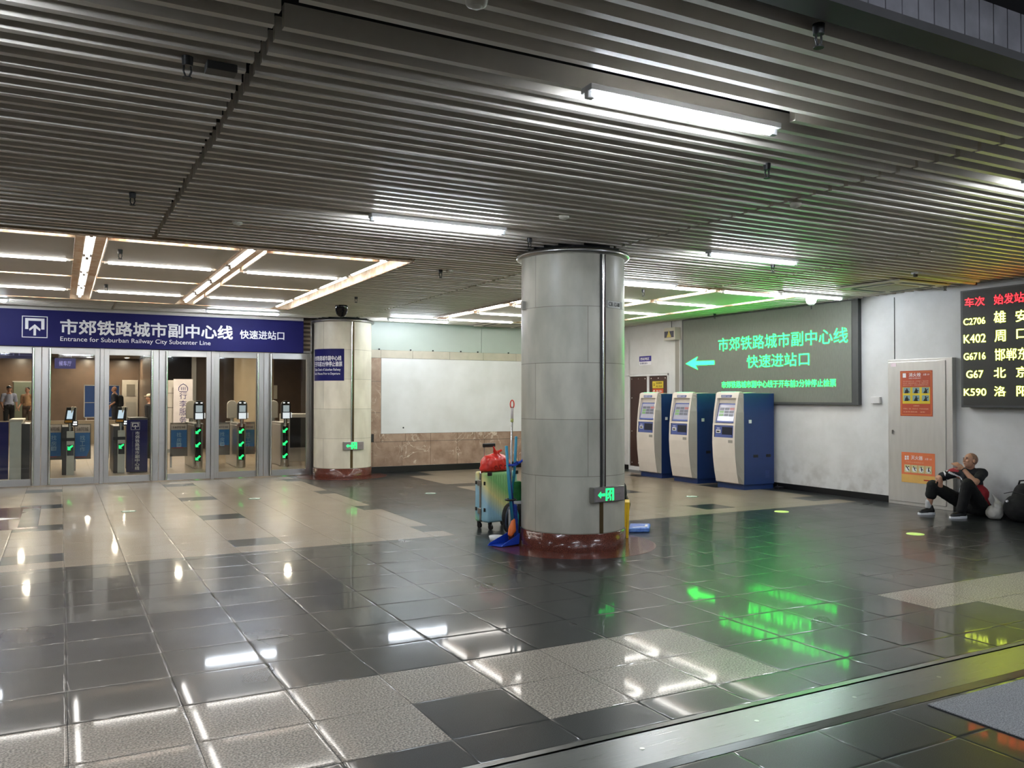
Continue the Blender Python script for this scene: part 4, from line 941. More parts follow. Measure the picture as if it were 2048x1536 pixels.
# ------------------------------------------------------------------ suitcase with red bag
yw = math.radians(12.5)
sc_c = thing('suitcase', 'pastel rainbow hard-shell suitcase behind the grey column', 'suitcase', (4.565, 9.13, 0), None, yw)
m = bpy.data.materials.new('rainbow_shell'); m.use_nodes = True; N, L = nodes(m); tc = N.new('ShaderNodeTexCoord'); sp = N.new('ShaderNodeSeparateXYZ'); L.new(tc.outputs['Object'], sp.inputs[0])
ad = N.new('ShaderNodeMath'); ad.operation = 'MULTIPLY_ADD'; ad.inputs[1].default_value = 0.75; L.new(sp.outputs['X'], ad.inputs[0]); L.new(sp.outputs['Z'], ad.inputs[2])
a2 = N.new('ShaderNodeMath'); a2.operation = 'MULTIPLY_ADD'; a2.inputs[1].default_value = -0.9; L.new(sp.outputs['Y'], a2.inputs[0]); L.new(ad.outputs[0], a2.inputs[2])
mu = N.new('ShaderNodeMath'); mu.operation = 'MULTIPLY'; mu.inputs[1].default_value = 1.0; L.new(a2.outputs[0], mu.inputs[0]); fr = N.new('ShaderNodeMath'); fr.operation = 'FRACT'; L.new(mu.outputs[0], fr.inputs[0])
cr = N.new('ShaderNodeValToRGB'); e = cr.color_ramp.elements; e[0].position = 0; e[0].color = (*lin((140, 188, 204)), 1); e[1].position = 1; e[1].color = (*lin((140, 188, 204)), 1)
for p, c in ((0.28, (158, 198, 218)), (0.48, (230, 222, 156)), (0.66, (140, 196, 126)), (0.88, (150, 204, 140))): x = e.new(p); x.color = (*lin(c), 1)
L.new(fr.outputs[0], cr.inputs[0]); L.new(cr.outputs[0], N['Principled BSDF'].inputs['Base Color']); N['Principled BSDF'].inputs['Roughness'].default_value = 0.25
M_rain = m
def rbox(x0, x1, y0, y1, z0, z1): return MB().box(x0, x1, y0, y1, z0, z1)
for nm_, y0, y1 in (('front_shell', 0.0, 0.15), ('rear_shell', 0.185, 0.275)):
    o = rbox(0, 0.47, y0, y1, 0.085, 0.695).build(nm_, M_rain, sc_c, bevel=0.03, seg=4)
    rb = MB(); yy = -0.003 if y0 == 0 else 0.278
    for k in range(11): rb.cyl((0.05+k*0.037, yy+0.003, 0.13), (0.05+k*0.037, yy+0.003, 0.655), 0.007, n=8)
    rb.build('rib', M_rain, o)
fr_ = MB(); fr_.box(-0.002, 0.472, 0.148, 0.187, 0.083, 0.697); fr_.build('aluminium_frame', M_chrome, sc_c, bevel=0.02, seg=3)
for z in (0.22, 0.56): MB().box(-0.012, 0.0, 0.135, 0.20, z-0.035, z+0.035).build('latch', M_steel, sc_c, bevel=0.004)
for y in (0.07, 0.235):
    for z in (0.24, 0.56): MB().box(-0.01, 0.002, y-0.014, y+0.014, z-0.022, z+0.022).build('side_foot', M_black, sc_c, bevel=0.004)
cg = MB()
for x in (0.0, 0.42):
    cg.box(x-0.004, x+0.055, -0.006, 0.02, 0.655, 0.70)
cg.build('corner_guard', M_black, sc_c, bevel=0.006)
for (x, y) in ((0.05, 0.03), (0.05, 0.245), (0.42, 0.03), (0.42, 0.245)):
    w = MB().box(x-0.012, x+0.012, y-0.025, y+0.025, 0.05, 0.095); w.build('wheel_bracket', M_black, sc_c, bevel=0.004)
    MB().cyl((x-0.012, y-0.012, 0.034), (x+0.012, y-0.012, 0.034), 0.034, n=18).build('wheel', M_black, sc_c, bevel=0.004)
hd = MB()
for x in (0.12, 0.27): hd.cyl((x, 0.23, 0.69), (x, 0.23, 1.0), 0.006, n=8)
h_ = hd.build('telescopic_handle', M_chrome, sc_c); MB().box(0.10, 0.29, 0.212, 0.248, 0.985, 1.035).build('handle_grip', M_black, h_, bevel=0.012)
def sl(x, y, z): return Vector((4.565+x*math.cos(yw)-y*math.sin(yw), 9.13+x*math.sin(yw)+y*math.cos(yw), z))
t = thing('plastic_bag', 'red plastic bag with black print lying on the rainbow suitcase', 'plastic bag', sl(0.22, 0.12, 0.698))
mb = MB(); ellipsoid(mb, sl(0.21, 0.12, 0.80), (0.18, 0.12, 0.115)); ellipsoid(mb, sl(0.11, 0.12, 0.785), (0.115, 0.12, 0.12)); ellipsoid(mb, sl(0.33, 0.12, 0.77), (0.10, 0.11, 0.105)); ellipsoid(mb, sl(0.06, 0.12, 0.74), (0.08, 0.10, 0.07)); ellipsoid(mb, sl(0.2, 0.12, 0.74), (0.21, 0.12, 0.06))
for a, b, r1, r2 in (((0.2, 0.1, 0.86), (0.17, 0.08, 0.94), 0.03, 0.022), ((0.17, 0.08, 0.94), (0.13, 0.06, 1.0), 0.02, 0.012), ((0.2, 0.1, 0.93), (0.27, 0.07, 0.955), 0.02, 0.012), ((0.2, 0.1, 0.9), (0.22, 0.02, 0.84), 0.022, 0.012)): capsule(mb, sl(*a), sl(*b), r1, r2)
for v in mb.v: v.z = max(v.z, 0.700)
M_redbag = mat('red_film', (226, 52, 40), 0.3, var=0.25, scale=14)
blob('film', mb, M_redbag, t, 0.012, 3, 0.022, 0.045)
pr = MB(); pr_o = sl(0.02, -0.0, 0.73)
uxs = Vector((math.cos(yw), math.sin(yw), 0))
for k in range(3):
    c = sl(0.12+k*0.075, 0.005, 0.75+0.01*(k % 2)); pr.add([c+uxs*(0.024*math.cos(a))*q+Z_*(0.026*math.sin(a))*q+Vector((0, -0.006, 0)) for q in (1, 0.6) for a in [2*PI*j/12 for j in range(10)]], [(j, j+1, 11+j, 10+j) for j in range(9)])
pr.build('print', mat('bag_print', (90, 20, 16), 0.5), t, world=True)

# ------------------------------------------------------------------ cleaning tools tied to the column
def pole(mb, pts, r, n=10): return mb.tube(pts, r, n)
CY = mat('cyan_plastic', (40, 140, 170), 0.35); BL = mat('royal_blue_plastic', (28, 66, 176), 0.35, var=0.15); M_silver = mat('silver_pole', (196, 196, 194), 0.25, 0.8); OR = mat('orange_plastic', (226, 110, 40), 0.45); BR = mat('dark_red_bristle', (86, 30, 26), 0.8, var=0.4, scale=40); GR = mat('green_fabric', (30, 110, 50), 0.7, var=0.3, scale=20)
t = thing('dustpan', 'blue long-handled dustpan with silver pole and red hanging loop', 'dustpan', (4.27, 8.15, 0))
dp = MB(); A = [(4.08, 8.17, 0.012), (4.17, 8.02, 0.012), (4.40, 8.06, 0.02), (4.37, 8.22, 0.02)]; T_ = [(4.10, 8.165, 0.035), (4.185, 8.03, 0.03), (4.405, 8.055, 0.13), (4.375, 8.225, 0.13)]
A = [Vector(p) for p in A]; T_ = [Vector(p) for p in T_]
dp.quad(A[0], A[1], A[2], A[3]); dp.quad(A[1], T_[1], T_[2], A[2]); dp.quad(A[2], T_[2], T_[3], A[3]); dp.quad(A[3], T_[3], T_[0], A[0])
o = dp.build('pan', BL, t, world=True); so = o.modifiers.new('thick', 'SOLIDIFY'); so.thickness = 0.006
P0 = Vector((4.33, 8.14, 0.10)); P1 = Vector((4.375, 8.17, 1.50))
pole(MB(), [P0, P0.lerp(P1, 0.5), P1], 0.0115).build('handle', M_silver, t, world=True)
pole(MB(), [P0-Vector((0, 0, 0.03)), P0+Vector((0.004, 0, 0.28))], 0.016).build('lower_sleeve', mat('grey_sleeve', (150, 150, 150), 0.5), t, world=True)
pole(MB(), [P1-Vector((0.004, 0.002, 0.165)), P1-Vector((0.003, 0.002, 0.13))], 0.018).build('collar', mat('lime_collar', (190, 196, 120), 0.5), t, world=True)
pole(MB(), [P1-Vector((0.003, 0.002, 0.13)), P1-Vector((0, 0, 0.01))], 0.015).build('upper_sleeve', mat('pale_sleeve', (206, 196, 190), 0.4), t, world=True)
lp = MB(); ux = Vector((math.cos(-0.49), math.sin(-0.49), 0)); lp.tube([P1+Vector((0, 0, 0.028))+ux*(0.02*math.cos(a))+Z_*(0.045*math.sin(a)) for a in [2*PI*k/20 for k in range(20)]], 0.007, 8, closed=True); lp.build('hanging_loop', mat('coral_loop', (232, 78, 60), 0.4), t, world=True)
t = thing('broom', 'cyan-handled broom with orange head and dark red bristles in the dustpan', 'broom', (4.36, 8.09, 0.03))
pole(MB(), [(4.255, 8.08, 1.08), (4.30, 8.09, 0.6), (4.345, 8.10, 0.26)], 0.017).build('handle', CY, t, world=True)
mb = MB(); capsule(mb, (4.352, 8.095, 0.27), (4.325, 8.075, 0.17), 0.022, 0.045); capsule(mb, (4.325, 8.075, 0.17), (4.295, 8.06, 0.13), 0.042, 0.03); blob('head', mb, OR, t, 0.008, 2)
bs = MB()
for k in range(26):
    a = k/25; p = Vector((4.275+0.075*a, 8.055+0.03*a, 0.12+0.05*a)); bs.cyl(p, p+Vector((0.006+random.uniform(-.006, .006), random.uniform(-.02, .02), -0.095-0.03*a)), 0.007, 0.004, n=5)
bs.build('bristle', BR, t, world=True)
t = thing('mop', 'navy-poled mop leaning among the cleaning tools', 'mop', (4.40, 8.14, 0.02))
pole(MB(), [(4.30, 8.13, 0.90), (4.36, 8.135, 0.5), (4.395, 8.14, 0.14)], 0.013).build('handle', mat('navy_pole', (24, 42, 120), 0.35), t, world=True)
mb = MB()
for k in range(9): capsule(mb, (4.39+0.01*math.cos(k), 8.14+0.01*math.sin(k), 0.42), (4.395+0.035*math.cos(k*0.7), 8.14+0.035*math.sin(k*0.7), 0.06), 0.02, 0.016)
blob('strands', mb, mat('blue_cotton', (30, 60, 150), 0.9, var=0.35, scale=30), t, 0.01, 2, 0.01, 0.03)
t = thing('brush', 'cyan-handled brush with green head standing against the grey column', 'brush', (4.43, 8.21, 0.4))
pole(MB(), [(4.425, 8.17, 1.175), (4.425, 8.2, 0.85), (4.40, 8.21, 0.55)], 0.016).build('handle', CY, t, world=True)
MB().box(4.405, 4.50, 8.18, 8.26, 0.46, 0.68).build('green_head', GR, t, world=True, bevel=0.014); MB().box(4.40, 4.505, 8.175, 8.265, 0.43, 0.465).build('white_edge', M_fix, t, world=True, bevel=0.006)
pole(MB(), [(4.405, 8.2, 0.72), (4.435, 8.21, 0.95)], 0.007).build('wire_stay', M_silver, t, world=True)
pole(MB(), [(4.445, 8.215, 0.45), (4.43, 8.2, 0.0)], 0.013).build('lower_pole', M_silver, t, world=True)
t = thing('spray_bottle', 'turquoise plastic bottle squeezed between the tools and column', 'bottle', (4.465, 8.24, 0))
MB().lathe([(0, 0.12), (0.03, 0.12), (0.032, 0.30), (0.014, 0.36), (0.012, 0.40), (0, 0.40)], 4.475, 8.262, 20).build('body', mat('turquoise_bottle', (50, 190, 210), 0.25), t, world=True); MB().cyl((4.475, 8.262, 0.40), (4.475, 8.262, 0.45), 0.014, n=12).build('cap', M_fix, t, world=True); MB().cyl((4.475, 8.262, 0), (4.475, 8.262, 0.12), 0.034, n=16).build('base_cup', mat('dark_red_cup', (70, 26, 26), 0.5), t, world=True)
t = thing('tie_strap', 'blue strap tying the cleaning poles to the grey column', 'strap', (4.36, 8.11, 0.86))
pole(MB(), [(4.27, 8.06, 0.875), (4.335, 8.045, 0.87), (4.39, 8.07, 0.885), (4.45, 8.03, 0.93)], 0.013, 8).build('band', mat('strap_blue', (26, 60, 170), 0.5), t, world=True); pole(MB(), [(4.33, 8.05, 0.885), (4.36, 8.04, 0.91), (4.39, 8.05, 0.885), (4.36, 8.055, 0.87), (4.33, 8.05, 0.885)], 0.009, 8).build('knot', MATS['strap_blue'], t, world=True)
tag(center(MB().tube([Vector((4.32, 8.10, 0.495))+Vector((0.055*math.cos(a), 0.055*math.sin(a), 0)) for a in [2*PI*k/16 for k in range(16)]], 0.011, 8, closed=True).build('cord_tie', M_black)), 'black cord binding the broom handles low down', 'cord')
t = thing('black_bag', 'black rounded bag on the floor between suitcase and cleaning tools', 'bag', (4.72, 8.72, 0))
mb = MB(); ellipsoid(mb, (4.71, 8.72, 0.21), (0.165, 0.13, 0.19)); ellipsoid(mb, (4.72, 8.72, 0.1), (0.16, 0.14, 0.1)); blob('body', mb, M_blackc, t, 0.014, 2, 0.02, 0.06)
MB().tube([(4.58, 8.62, 0.34), (4.535, 8.60, 0.26), (4.525, 8.60, 0.15), (4.55, 8.60, 0.06), (4.60, 8.63, 0.03)], 0.013).build('strap', mat('strap_slate', (48, 62, 84), 0.6), t, world=True)
tag(center(MB().lathe([(0.0, 0.0), (0.065, 0.0), (0.085, 0.075), (0.08, 0.075), (0.062, 0.006), (0, 0.006)], 4.26, 8.32, 24).build('bowl', M_fix)), 'pale bowl half hidden behind the blue dustpan', 'bowl')
# far side of the column
t = thing('wet_floor_sign', 'folded yellow caution sign leaning on the grey column', 'caution sign', (5.80, 8.05, 0))
dv = Vector((0.58, 0.815, 0)); nv = Vector((0.815, -0.58, 0)); B0 = Vector((5.685, 7.925, 0))
for k, off in ((0, 0.0), (1, 0.031)):
    p = MB(); a = B0+nv*off; b = a+dv*0.26; tp = nv*(0.02-0.4*off*0.5)
    vs_ = [a, b, b+tp+Z_*0.41, a+tp+Z_*0.41]; p.add(vs_+[v+nv*0.029 for v in vs_], [(3, 2, 1, 0), (4, 5, 6, 7), (0, 1, 5, 4), (1, 2, 6, 5), (2, 3, 7, 6), (3, 0, 4, 7)])
    p.build('board', mat('caution_yellow', (232, 190, 30), 0.4), t, world=True, bevel=0.006)
t = thing('black_backpack', 'black bulging bag standing behind the grey column', 'bag', (6.0, 8.42, 0))
mb = MB(); ellipsoid(mb, (5.93, 8.45, 0.42), (0.16, 0.16, 0.24)); ellipsoid(mb, (5.95, 8.45, 0.2), (0.16, 0.16, 0.2)); ellipsoid(mb, (5.87, 8.45, 0.58), (0.1, 0.12, 0.12)); blob('body', mb, M_blackc, t, 0.014, 2, 0.03, 0.08)
MB().tube([(6.04, 8.36, 0.42), (6.08, 8.34, 0.32), (6.06, 8.35, 0.2), (6.02, 8.38, 0.14)], 0.012).build('strap', mat('olive_strap', (110, 104, 80), 0.7), t, world=True)
t = thing('folded_packet', 'flat blue folded plastic packet on the floor beside the grey column', 'packet', (6.2, 8.28, 0))
mb = MB(); P = [(5.96, 8.2), (6.2, 8.11), (6.42, 8.38), (6.2, 8.5)]; mb.prism(P, (0, 0, 0.001), X_, Y_, 0.055)
o = mb.build('film', mat('blue_film', (52, 96, 196), 0.3, var=0.35, scale=16, c2=(110, 150, 220)), t, world=True, bevel=0.014, seg=3); mp_ = MB().stroke([(6.05, 8.22), (6.2, 8.18), (6.3, 8.3)], 0.03, (0, 0, 0.0565), X_, Y_, 0.002); mp_.build('white_print', M_txt, t, world=True)

# ------------------------------------------------------------------ people
def frame(fwd, up):
    f = Vector(fwd).normalized(); u = (Vector(up)-f*Vector(up).dot(f)).normalized(); s = u.cross(f); return Matrix(((s.x, f.x, u.x), (s.y, f.y, u.y), (s.z, f.z, u.z)))   # columns: side, forward, up
def head_blob(mb, c, F, s=1.0):
    c = Vector(c); P = lambda x, y, z: c+F @ Vector((x*s, y*s, z*s))
    ellipsoid(mb, P(0, -0.012, 0.03), (0.074*s, 0.092*s, 0.088*s), F); ellipsoid(mb, P(0, 0.018, -0.035), (0.058*s, 0.066*s, 0.07*s), F); ellipsoid(mb, P(0, 0.042, -0.082), (0.03*s, 0.03*s, 0.026*s), F)
    for x in (-1, 1):
        ellipsoid(mb, P(x*0.034, 0.058, -0.022), (0.026*s, 0.02*s, 0.022*s), F); ellipsoid(mb, P(x*0.076, -0.012, -0.012), (0.010*s, 0.018*s, 0.03*s), F); ellipsoid(mb, P(x*0.028, 0.073, 0.022), (0.024*s, 0.010*s, 0.007*s), F)
    capsule(mb, P(0, 0.078, 0.012), P(0, 0.098, -0.024), 0.009*s, 0.014*s)
    for x in (-1, 1): ellipsoid(mb, P(x*0.011, 0.088, -0.028), (0.008*s, 0.009*s, 0.007*s), F)
    capsule(mb, P(-0.016, 0.077, -0.055), P(0.016, 0.077, -0.055), 0.008*s, 0.008*s)
def face_parts(t, c, F, s=1.0, brow=True):
    c = Vector(c); P = lambda x, y, z: c+F @ Vector((x*s, y*s, z*s)); e = MB()
    for x in (-1, 1): ellipsoid(e, P(x*0.031, 0.079, 0.008), (0.012*s, 0.005*s, 0.006*s), F, 10)
    e.build('eye', M_hair, t, world=True)
    b = MB()
    for x in (-1, 1): ellipsoid(b, P(x*0.031, 0.081, 0.027), (0.02*s, 0.006*s, 0.004*s), F, 8)
    b.build('eyebrow', M_hair, t, world=True)
    mth = MB(); ellipsoid(mth, P(0, 0.083, -0.055), (0.022*s, 0.004*s, 0.003*s), F, 8); mth.build('mouth', mat('lip', (150, 88, 78), 0.5), t, world=True)
def hand(mb, wrist, F, curl, s=1.0, thumb=1):
    """F columns: side (towards thumb = +), forward (to fingertips), up (back of hand)"""
    w = Vector(wrist); P = lambda x, y, z: w+F @ Vector((x*s, y*s, z*s))
    ellipsoid(mb, P(0, 0.045, 0), (0.040*s, 0.052*s, 0.015*s), F); capsule(mb, w, P(0, 0.03, 0), 0.024*s, 0.026*s)
    for k, (x, ln) in enumerate(((0.030, 0.072), (0.010, 0.082), (-0.011, 0.076), (-0.031, 0.06))):
        a = P(x, 0.085, 0); c = curl[k]; d1 = Vector((x*0.6, math.cos(c), -math.sin(c))).normalized(); d2 = Vector((x*0.4, math.cos(c*1.9), -math.sin(c*1.9))).normalized()
        b = a+F @ (d1*ln*0.52*s); e = b+F @ (d2*ln*0.48*s); capsule(mb, a, b, 0.0088*s, 0.0082*s, 10); capsule(mb, b, e, 0.0082*s, 0.0068*s, 10)
    a = P(0.03*thumb, 0.018, -0.004); b = P(0.058*thumb, 0.05, -0.012); e = P(0.062*thumb, 0.082, -0.018); capsule(mb, a, b, 0.013*s, 0.010*s, 10); capsule(mb, b, e, 0.010*s, 0.0075*s, 10)
def shoe(t, heel, toe, up=Z_, m=M_black, ms=None, voxel=0.007):
    heel = Vector(heel); toe = Vector(toe); d = (toe-heel).normalized(); L_ = (toe-heel).length
    mb = MB(); capsule(mb, heel+d*0.045+Z_*0.055, heel+d*L_*0.5+Z_*0.05, 0.042, 0.043); capsule(mb, heel+d*L_*0.5+Z_*0.045, toe-d*0.045+Z_*0.038, 0.045, 0.034); capsule(mb, heel+d*0.05+Z_*0.06, heel+d*0.06+Z_*0.105, 0.042, 0.036)
    for v in mb.v: v.z = max(v.z, heel.z+0.016)
    o = blob('shoe', mb, m, t, voxel, 2)
    so = MB(); side = Vector((-d.y, d.x, 0)); P = []
    for k in range(24):
        a = 2*PI*k/24; x = (L_/2+0.004)*math.cos(a); w_ = 0.047*(1 if math.cos(a) > -0.2 else 0.86); P.append(heel+d*(L_/2+x)+side*w_*(abs(math.sin(a))**0.7*(1 if math.sin(a) >= 0 else -1)))
    so.add([p+Z_*0.001 for p in P]+[p+Z_*(0.026 if k < 6 or k > 17 else 0.034) for k, p in enumerate(P)], [tuple(range(24))[::-1], tuple(range(24, 48))]+[(k, (k+1) % 24, (k+1) % 24+24, k+24) for k in range(24)])
    so.build('sole', ms or M_txt, o, world=False if False else True)
    return o
def seated_man():
    t = thing('person', 'bald person in navy polo sitting on the floor against the wall, hand at face', 'person', (10.95, 7.15, 0))
    hipL, hipR = Vector((11.02, 7.11, 0.12)), Vector((11.03, 7.31, 0.12))
    kneL, kneR = Vector((10.66, 7.06, 0.46)), Vector((10.60, 7.53, 0.40))
    ankL, ankR = Vector((10.62, 7.13, 0.10)), Vector((10.57, 7.57, 0.10))
    chest = Vector((11.02, 7.25, 0.47)); neck = Vector((10.97, 7.245, 0.625)); hc = Vector((10.945, 7.215, 0.745))
    shL, shR = Vector((11.0, 7.075, 0.585)), Vector((10.97, 7.44, 0.57))
    elL = Vector((10.78, 7.03, 0.475)); wrL = Vector((10.765, 7.20, 0.655))
    elR = Vector((10.83, 7.60, 0.49)); wrR = Vector((10.645, 7.445, 0.505))
    F = frame((-0.92, 0.30, 0.30), (0.28, 0.1, 0.95))
    sk = MB(); head_blob(sk, hc, F, 0.95); capsule(sk, hc-Vector((-0.02, 0, 0.05)), neck-Z_*0.03, 0.052, 0.056)
    capsule(sk, neck-Z_*0.05, chest, 0.07, 0.11); capsule(sk, chest, (11.04, 7.22, 0.2), 0.11, 0.12)
    for s_, e, w in ((shL, elL, wrL), (shR, elR, wrR)): capsule(sk, chest+(s_-chest)*0.7, s_, 0.06, 0.05); capsule(sk, s_, e, 0.048, 0.040); capsule(sk, e, w, 0.042, 0.026)
    hand(sk, wrL, frame((-0.35, 0.62, 0.52), (-0.55, -0.65, 0.4)), (0.25, 0.35, 0.5, 0.7), 0.95, 1)
    hand(sk, wrR, frame((-0.16, -0.16, -0.95), (-0.35, -0.9, 0.2)), (0.25, 0.2, 0.3, 0.4), 0.95, -1)
    for h_, k, a in ((hipL, kneL, ankL), (hipR, kneR, ankR)): capsule(sk, h_, k, 0.08, 0.055); capsule(sk, k, a, 0.052, 0.036)
    blob('body', sk, M_skin, t, 0.0062, 3); face_parts(t, hc, F, 0.95)
    hr = MB(); c = hc+F @ Vector((0, -0.022, 0.032)); ellipsoid(hr, c, (0.0735, 0.090, 0.0865), F); blob('stubble_hair', hr, mat('shaved_scalp', (150, 112, 92), 0.6, var=0.25, scale=30), t, 0.006, 2)
    s = MB(); capsule(s, chest+Vector((0, 0, 0.06)), (11.05, 7.23, 0.22), 0.135, 0.14); capsule(s, shL, shR, 0.072, 0.072); capsule(s, (11.05, 7.15, 0.3), (11.05, 7.32, 0.3), 0.12, 0.12); capsule(s, (11.06, 7.14, 0.15), (11.06, 7.3, 0.15), 0.12, 0.12)
    capsule(s, shL, shL.lerp(elL, 0.62), 0.068, 0.064); capsule(s, shR, shR.lerp(elR, 0.75), 0.068, 0.064); capsule(s, neck-Z_*0.02, neck-Z_*0.07, 0.068, 0.085)
    for v in s.v: v.x = min(v.x, 11.262); v.z = max(v.z, 0.01)
    navy = mat('navy_polo', (12, 13, 24), 0.8, var=0.2, scale=20); red = mat('red_polo', (150, 24, 34), 0.8, var=0.2, scale=20)
    sh = blob('shirt', s, navy, t, 0.009, 3, 0.012, 0.06)
    sh.data.materials.append(red); sh.data.materials.append(M_txt); off = world_off(t)
    for p in sh.data.polygons:
        c = p.center+off
        if (c.y < 7.15 and c.z < 0.43) or (c.y > 7.35 and c.y < 7.50 and c.z > 0.585): p.material_index = 1
        a = (c-shR).dot((elR-shR).normalized())
        if c.y > 7.50 and (0.085 < a < 0.105 or 0.125 < a < 0.145): p.material_index = 2
        if c.y > 7.50 and 0.03 > c.z-0.5 and a < 0.07: p.material_index = 1
        if 7.30 < c.y < 7.48 and c.x < 11.0 and abs((c.z-0.53)-(c.y-7.38)*0.5) < 0.014: p.material_index = 2
        if 7.35 < c.y < 7.39 and 0.30 < c.z < 0.40 and c.x < 11.0: p.material_index = 2
    tr = MB()
    for h_, k, a, cut in ((hipL, kneL, ankL, 0.97), (hipR, kneR, ankR, 0.42)):
        capsule(tr, h_, k, 0.105, 0.078); capsule(tr, k, k.lerp(a, cut), 0.076, 0.066 if cut > 0.5 else 0.074)
    capsule(tr, hipL, hipR, 0.11, 0.11); capsule(tr, (11.1, 7.12, 0.11), (11.1, 7.31, 0.11), 0.105, 0.105)
    for v in tr.v: v.x = min(v.x, 11.262); v.z = max(v.z, 0.004)
    blob('trousers', tr, M_blackc, t, 0.009, 3, 0.014, 0.07)
    sm = MB(); capsule(sm, ankR+Z_*0.01, ankR+Z_*0.075, 0.043, 0.042); blob('sock', sm, mat('white_sock', (190, 190, 190), 0.9), t, 0.007, 2)
    shoe(t, (10.64, 7.53, 0), (10.42, 7.62, 0)); shoe(t, (10.69, 7.10, 0), (10.46, 7.18, 0))
    wb = MB(); d = (elL-wrL).normalized(); a = d.orthogonal().normalized(); b = d.cross(a); cc = wrL+d*0.02; wb.tube([cc+(a*math.cos(q)+b*math.sin(q))*0.031 for q in [2*PI*k/16 for k in range(16)]], 0.006, 6, closed=True); wb.build('wristband', M_black, t, world=True)
seated_man()
t = thing('backpack', 'big black backpack standing against the wall beside the seated man', 'backpack', (11.05, 6.55, 0))
mb = MB(); capsule(mb, (11.06, 6.56, 0.17), (11.08, 6.55, 0.36), 0.175, 0.14); ellipsoid(mb, (10.95, 6.55, 0.18), (0.13, 0.2, 0.18)); capsule(mb, (11.08, 6.42, 0.14), (11.08, 6.68, 0.14), 0.14, 0.14)
for v in mb.v: v.x = min(v.x, 11.26); v.z = max(v.z, 0.004)
blob('body', mb, M_blackc, t, 0.012, 3, 0.012, 0.08)
MB().tube([(11.06, 6.62, 0.475), (11.05, 6.60, 0.525), (11.05, 6.54, 0.535), (11.06, 6.5, 0.48)], 0.012).build('top_handle', M_black, t, world=True)
MB().cyl((10.83, 6.63, 0.27), (10.81, 6.63, 0.27), 0.014, n=10).build('badge', M_txt, t, world=True)
MB().tube([(10.87, 6.70, 0.36), (10.83, 6.55, 0.40), (10.88, 6.40, 0.36)], 0.005).build('zip', M_darkm, t, world=True)
t = thing('plastic_bag', 'white knotted plastic bag between the seated man and the backpack', 'plastic bag', (10.93, 6.87, 0))
mb = MB(); ellipsoid(mb, (10.94, 6.87, 0.085), (0.1, 0.11, 0.1)); ellipsoid(mb, (10.95, 6.83, 0.15), (0.07, 0.07, 0.1)); capsule(mb, (10.95, 6.84, 0.23), (10.93, 6.90, 0.33), 0.03, 0.008)
for v in mb.v: v.z = max(v.z, 0.003)
blob('film', mb, mat('white_film', (196, 192, 186), 0.35, var=0.2, scale=14), t, 0.01, 3, 0.02, 0.05)

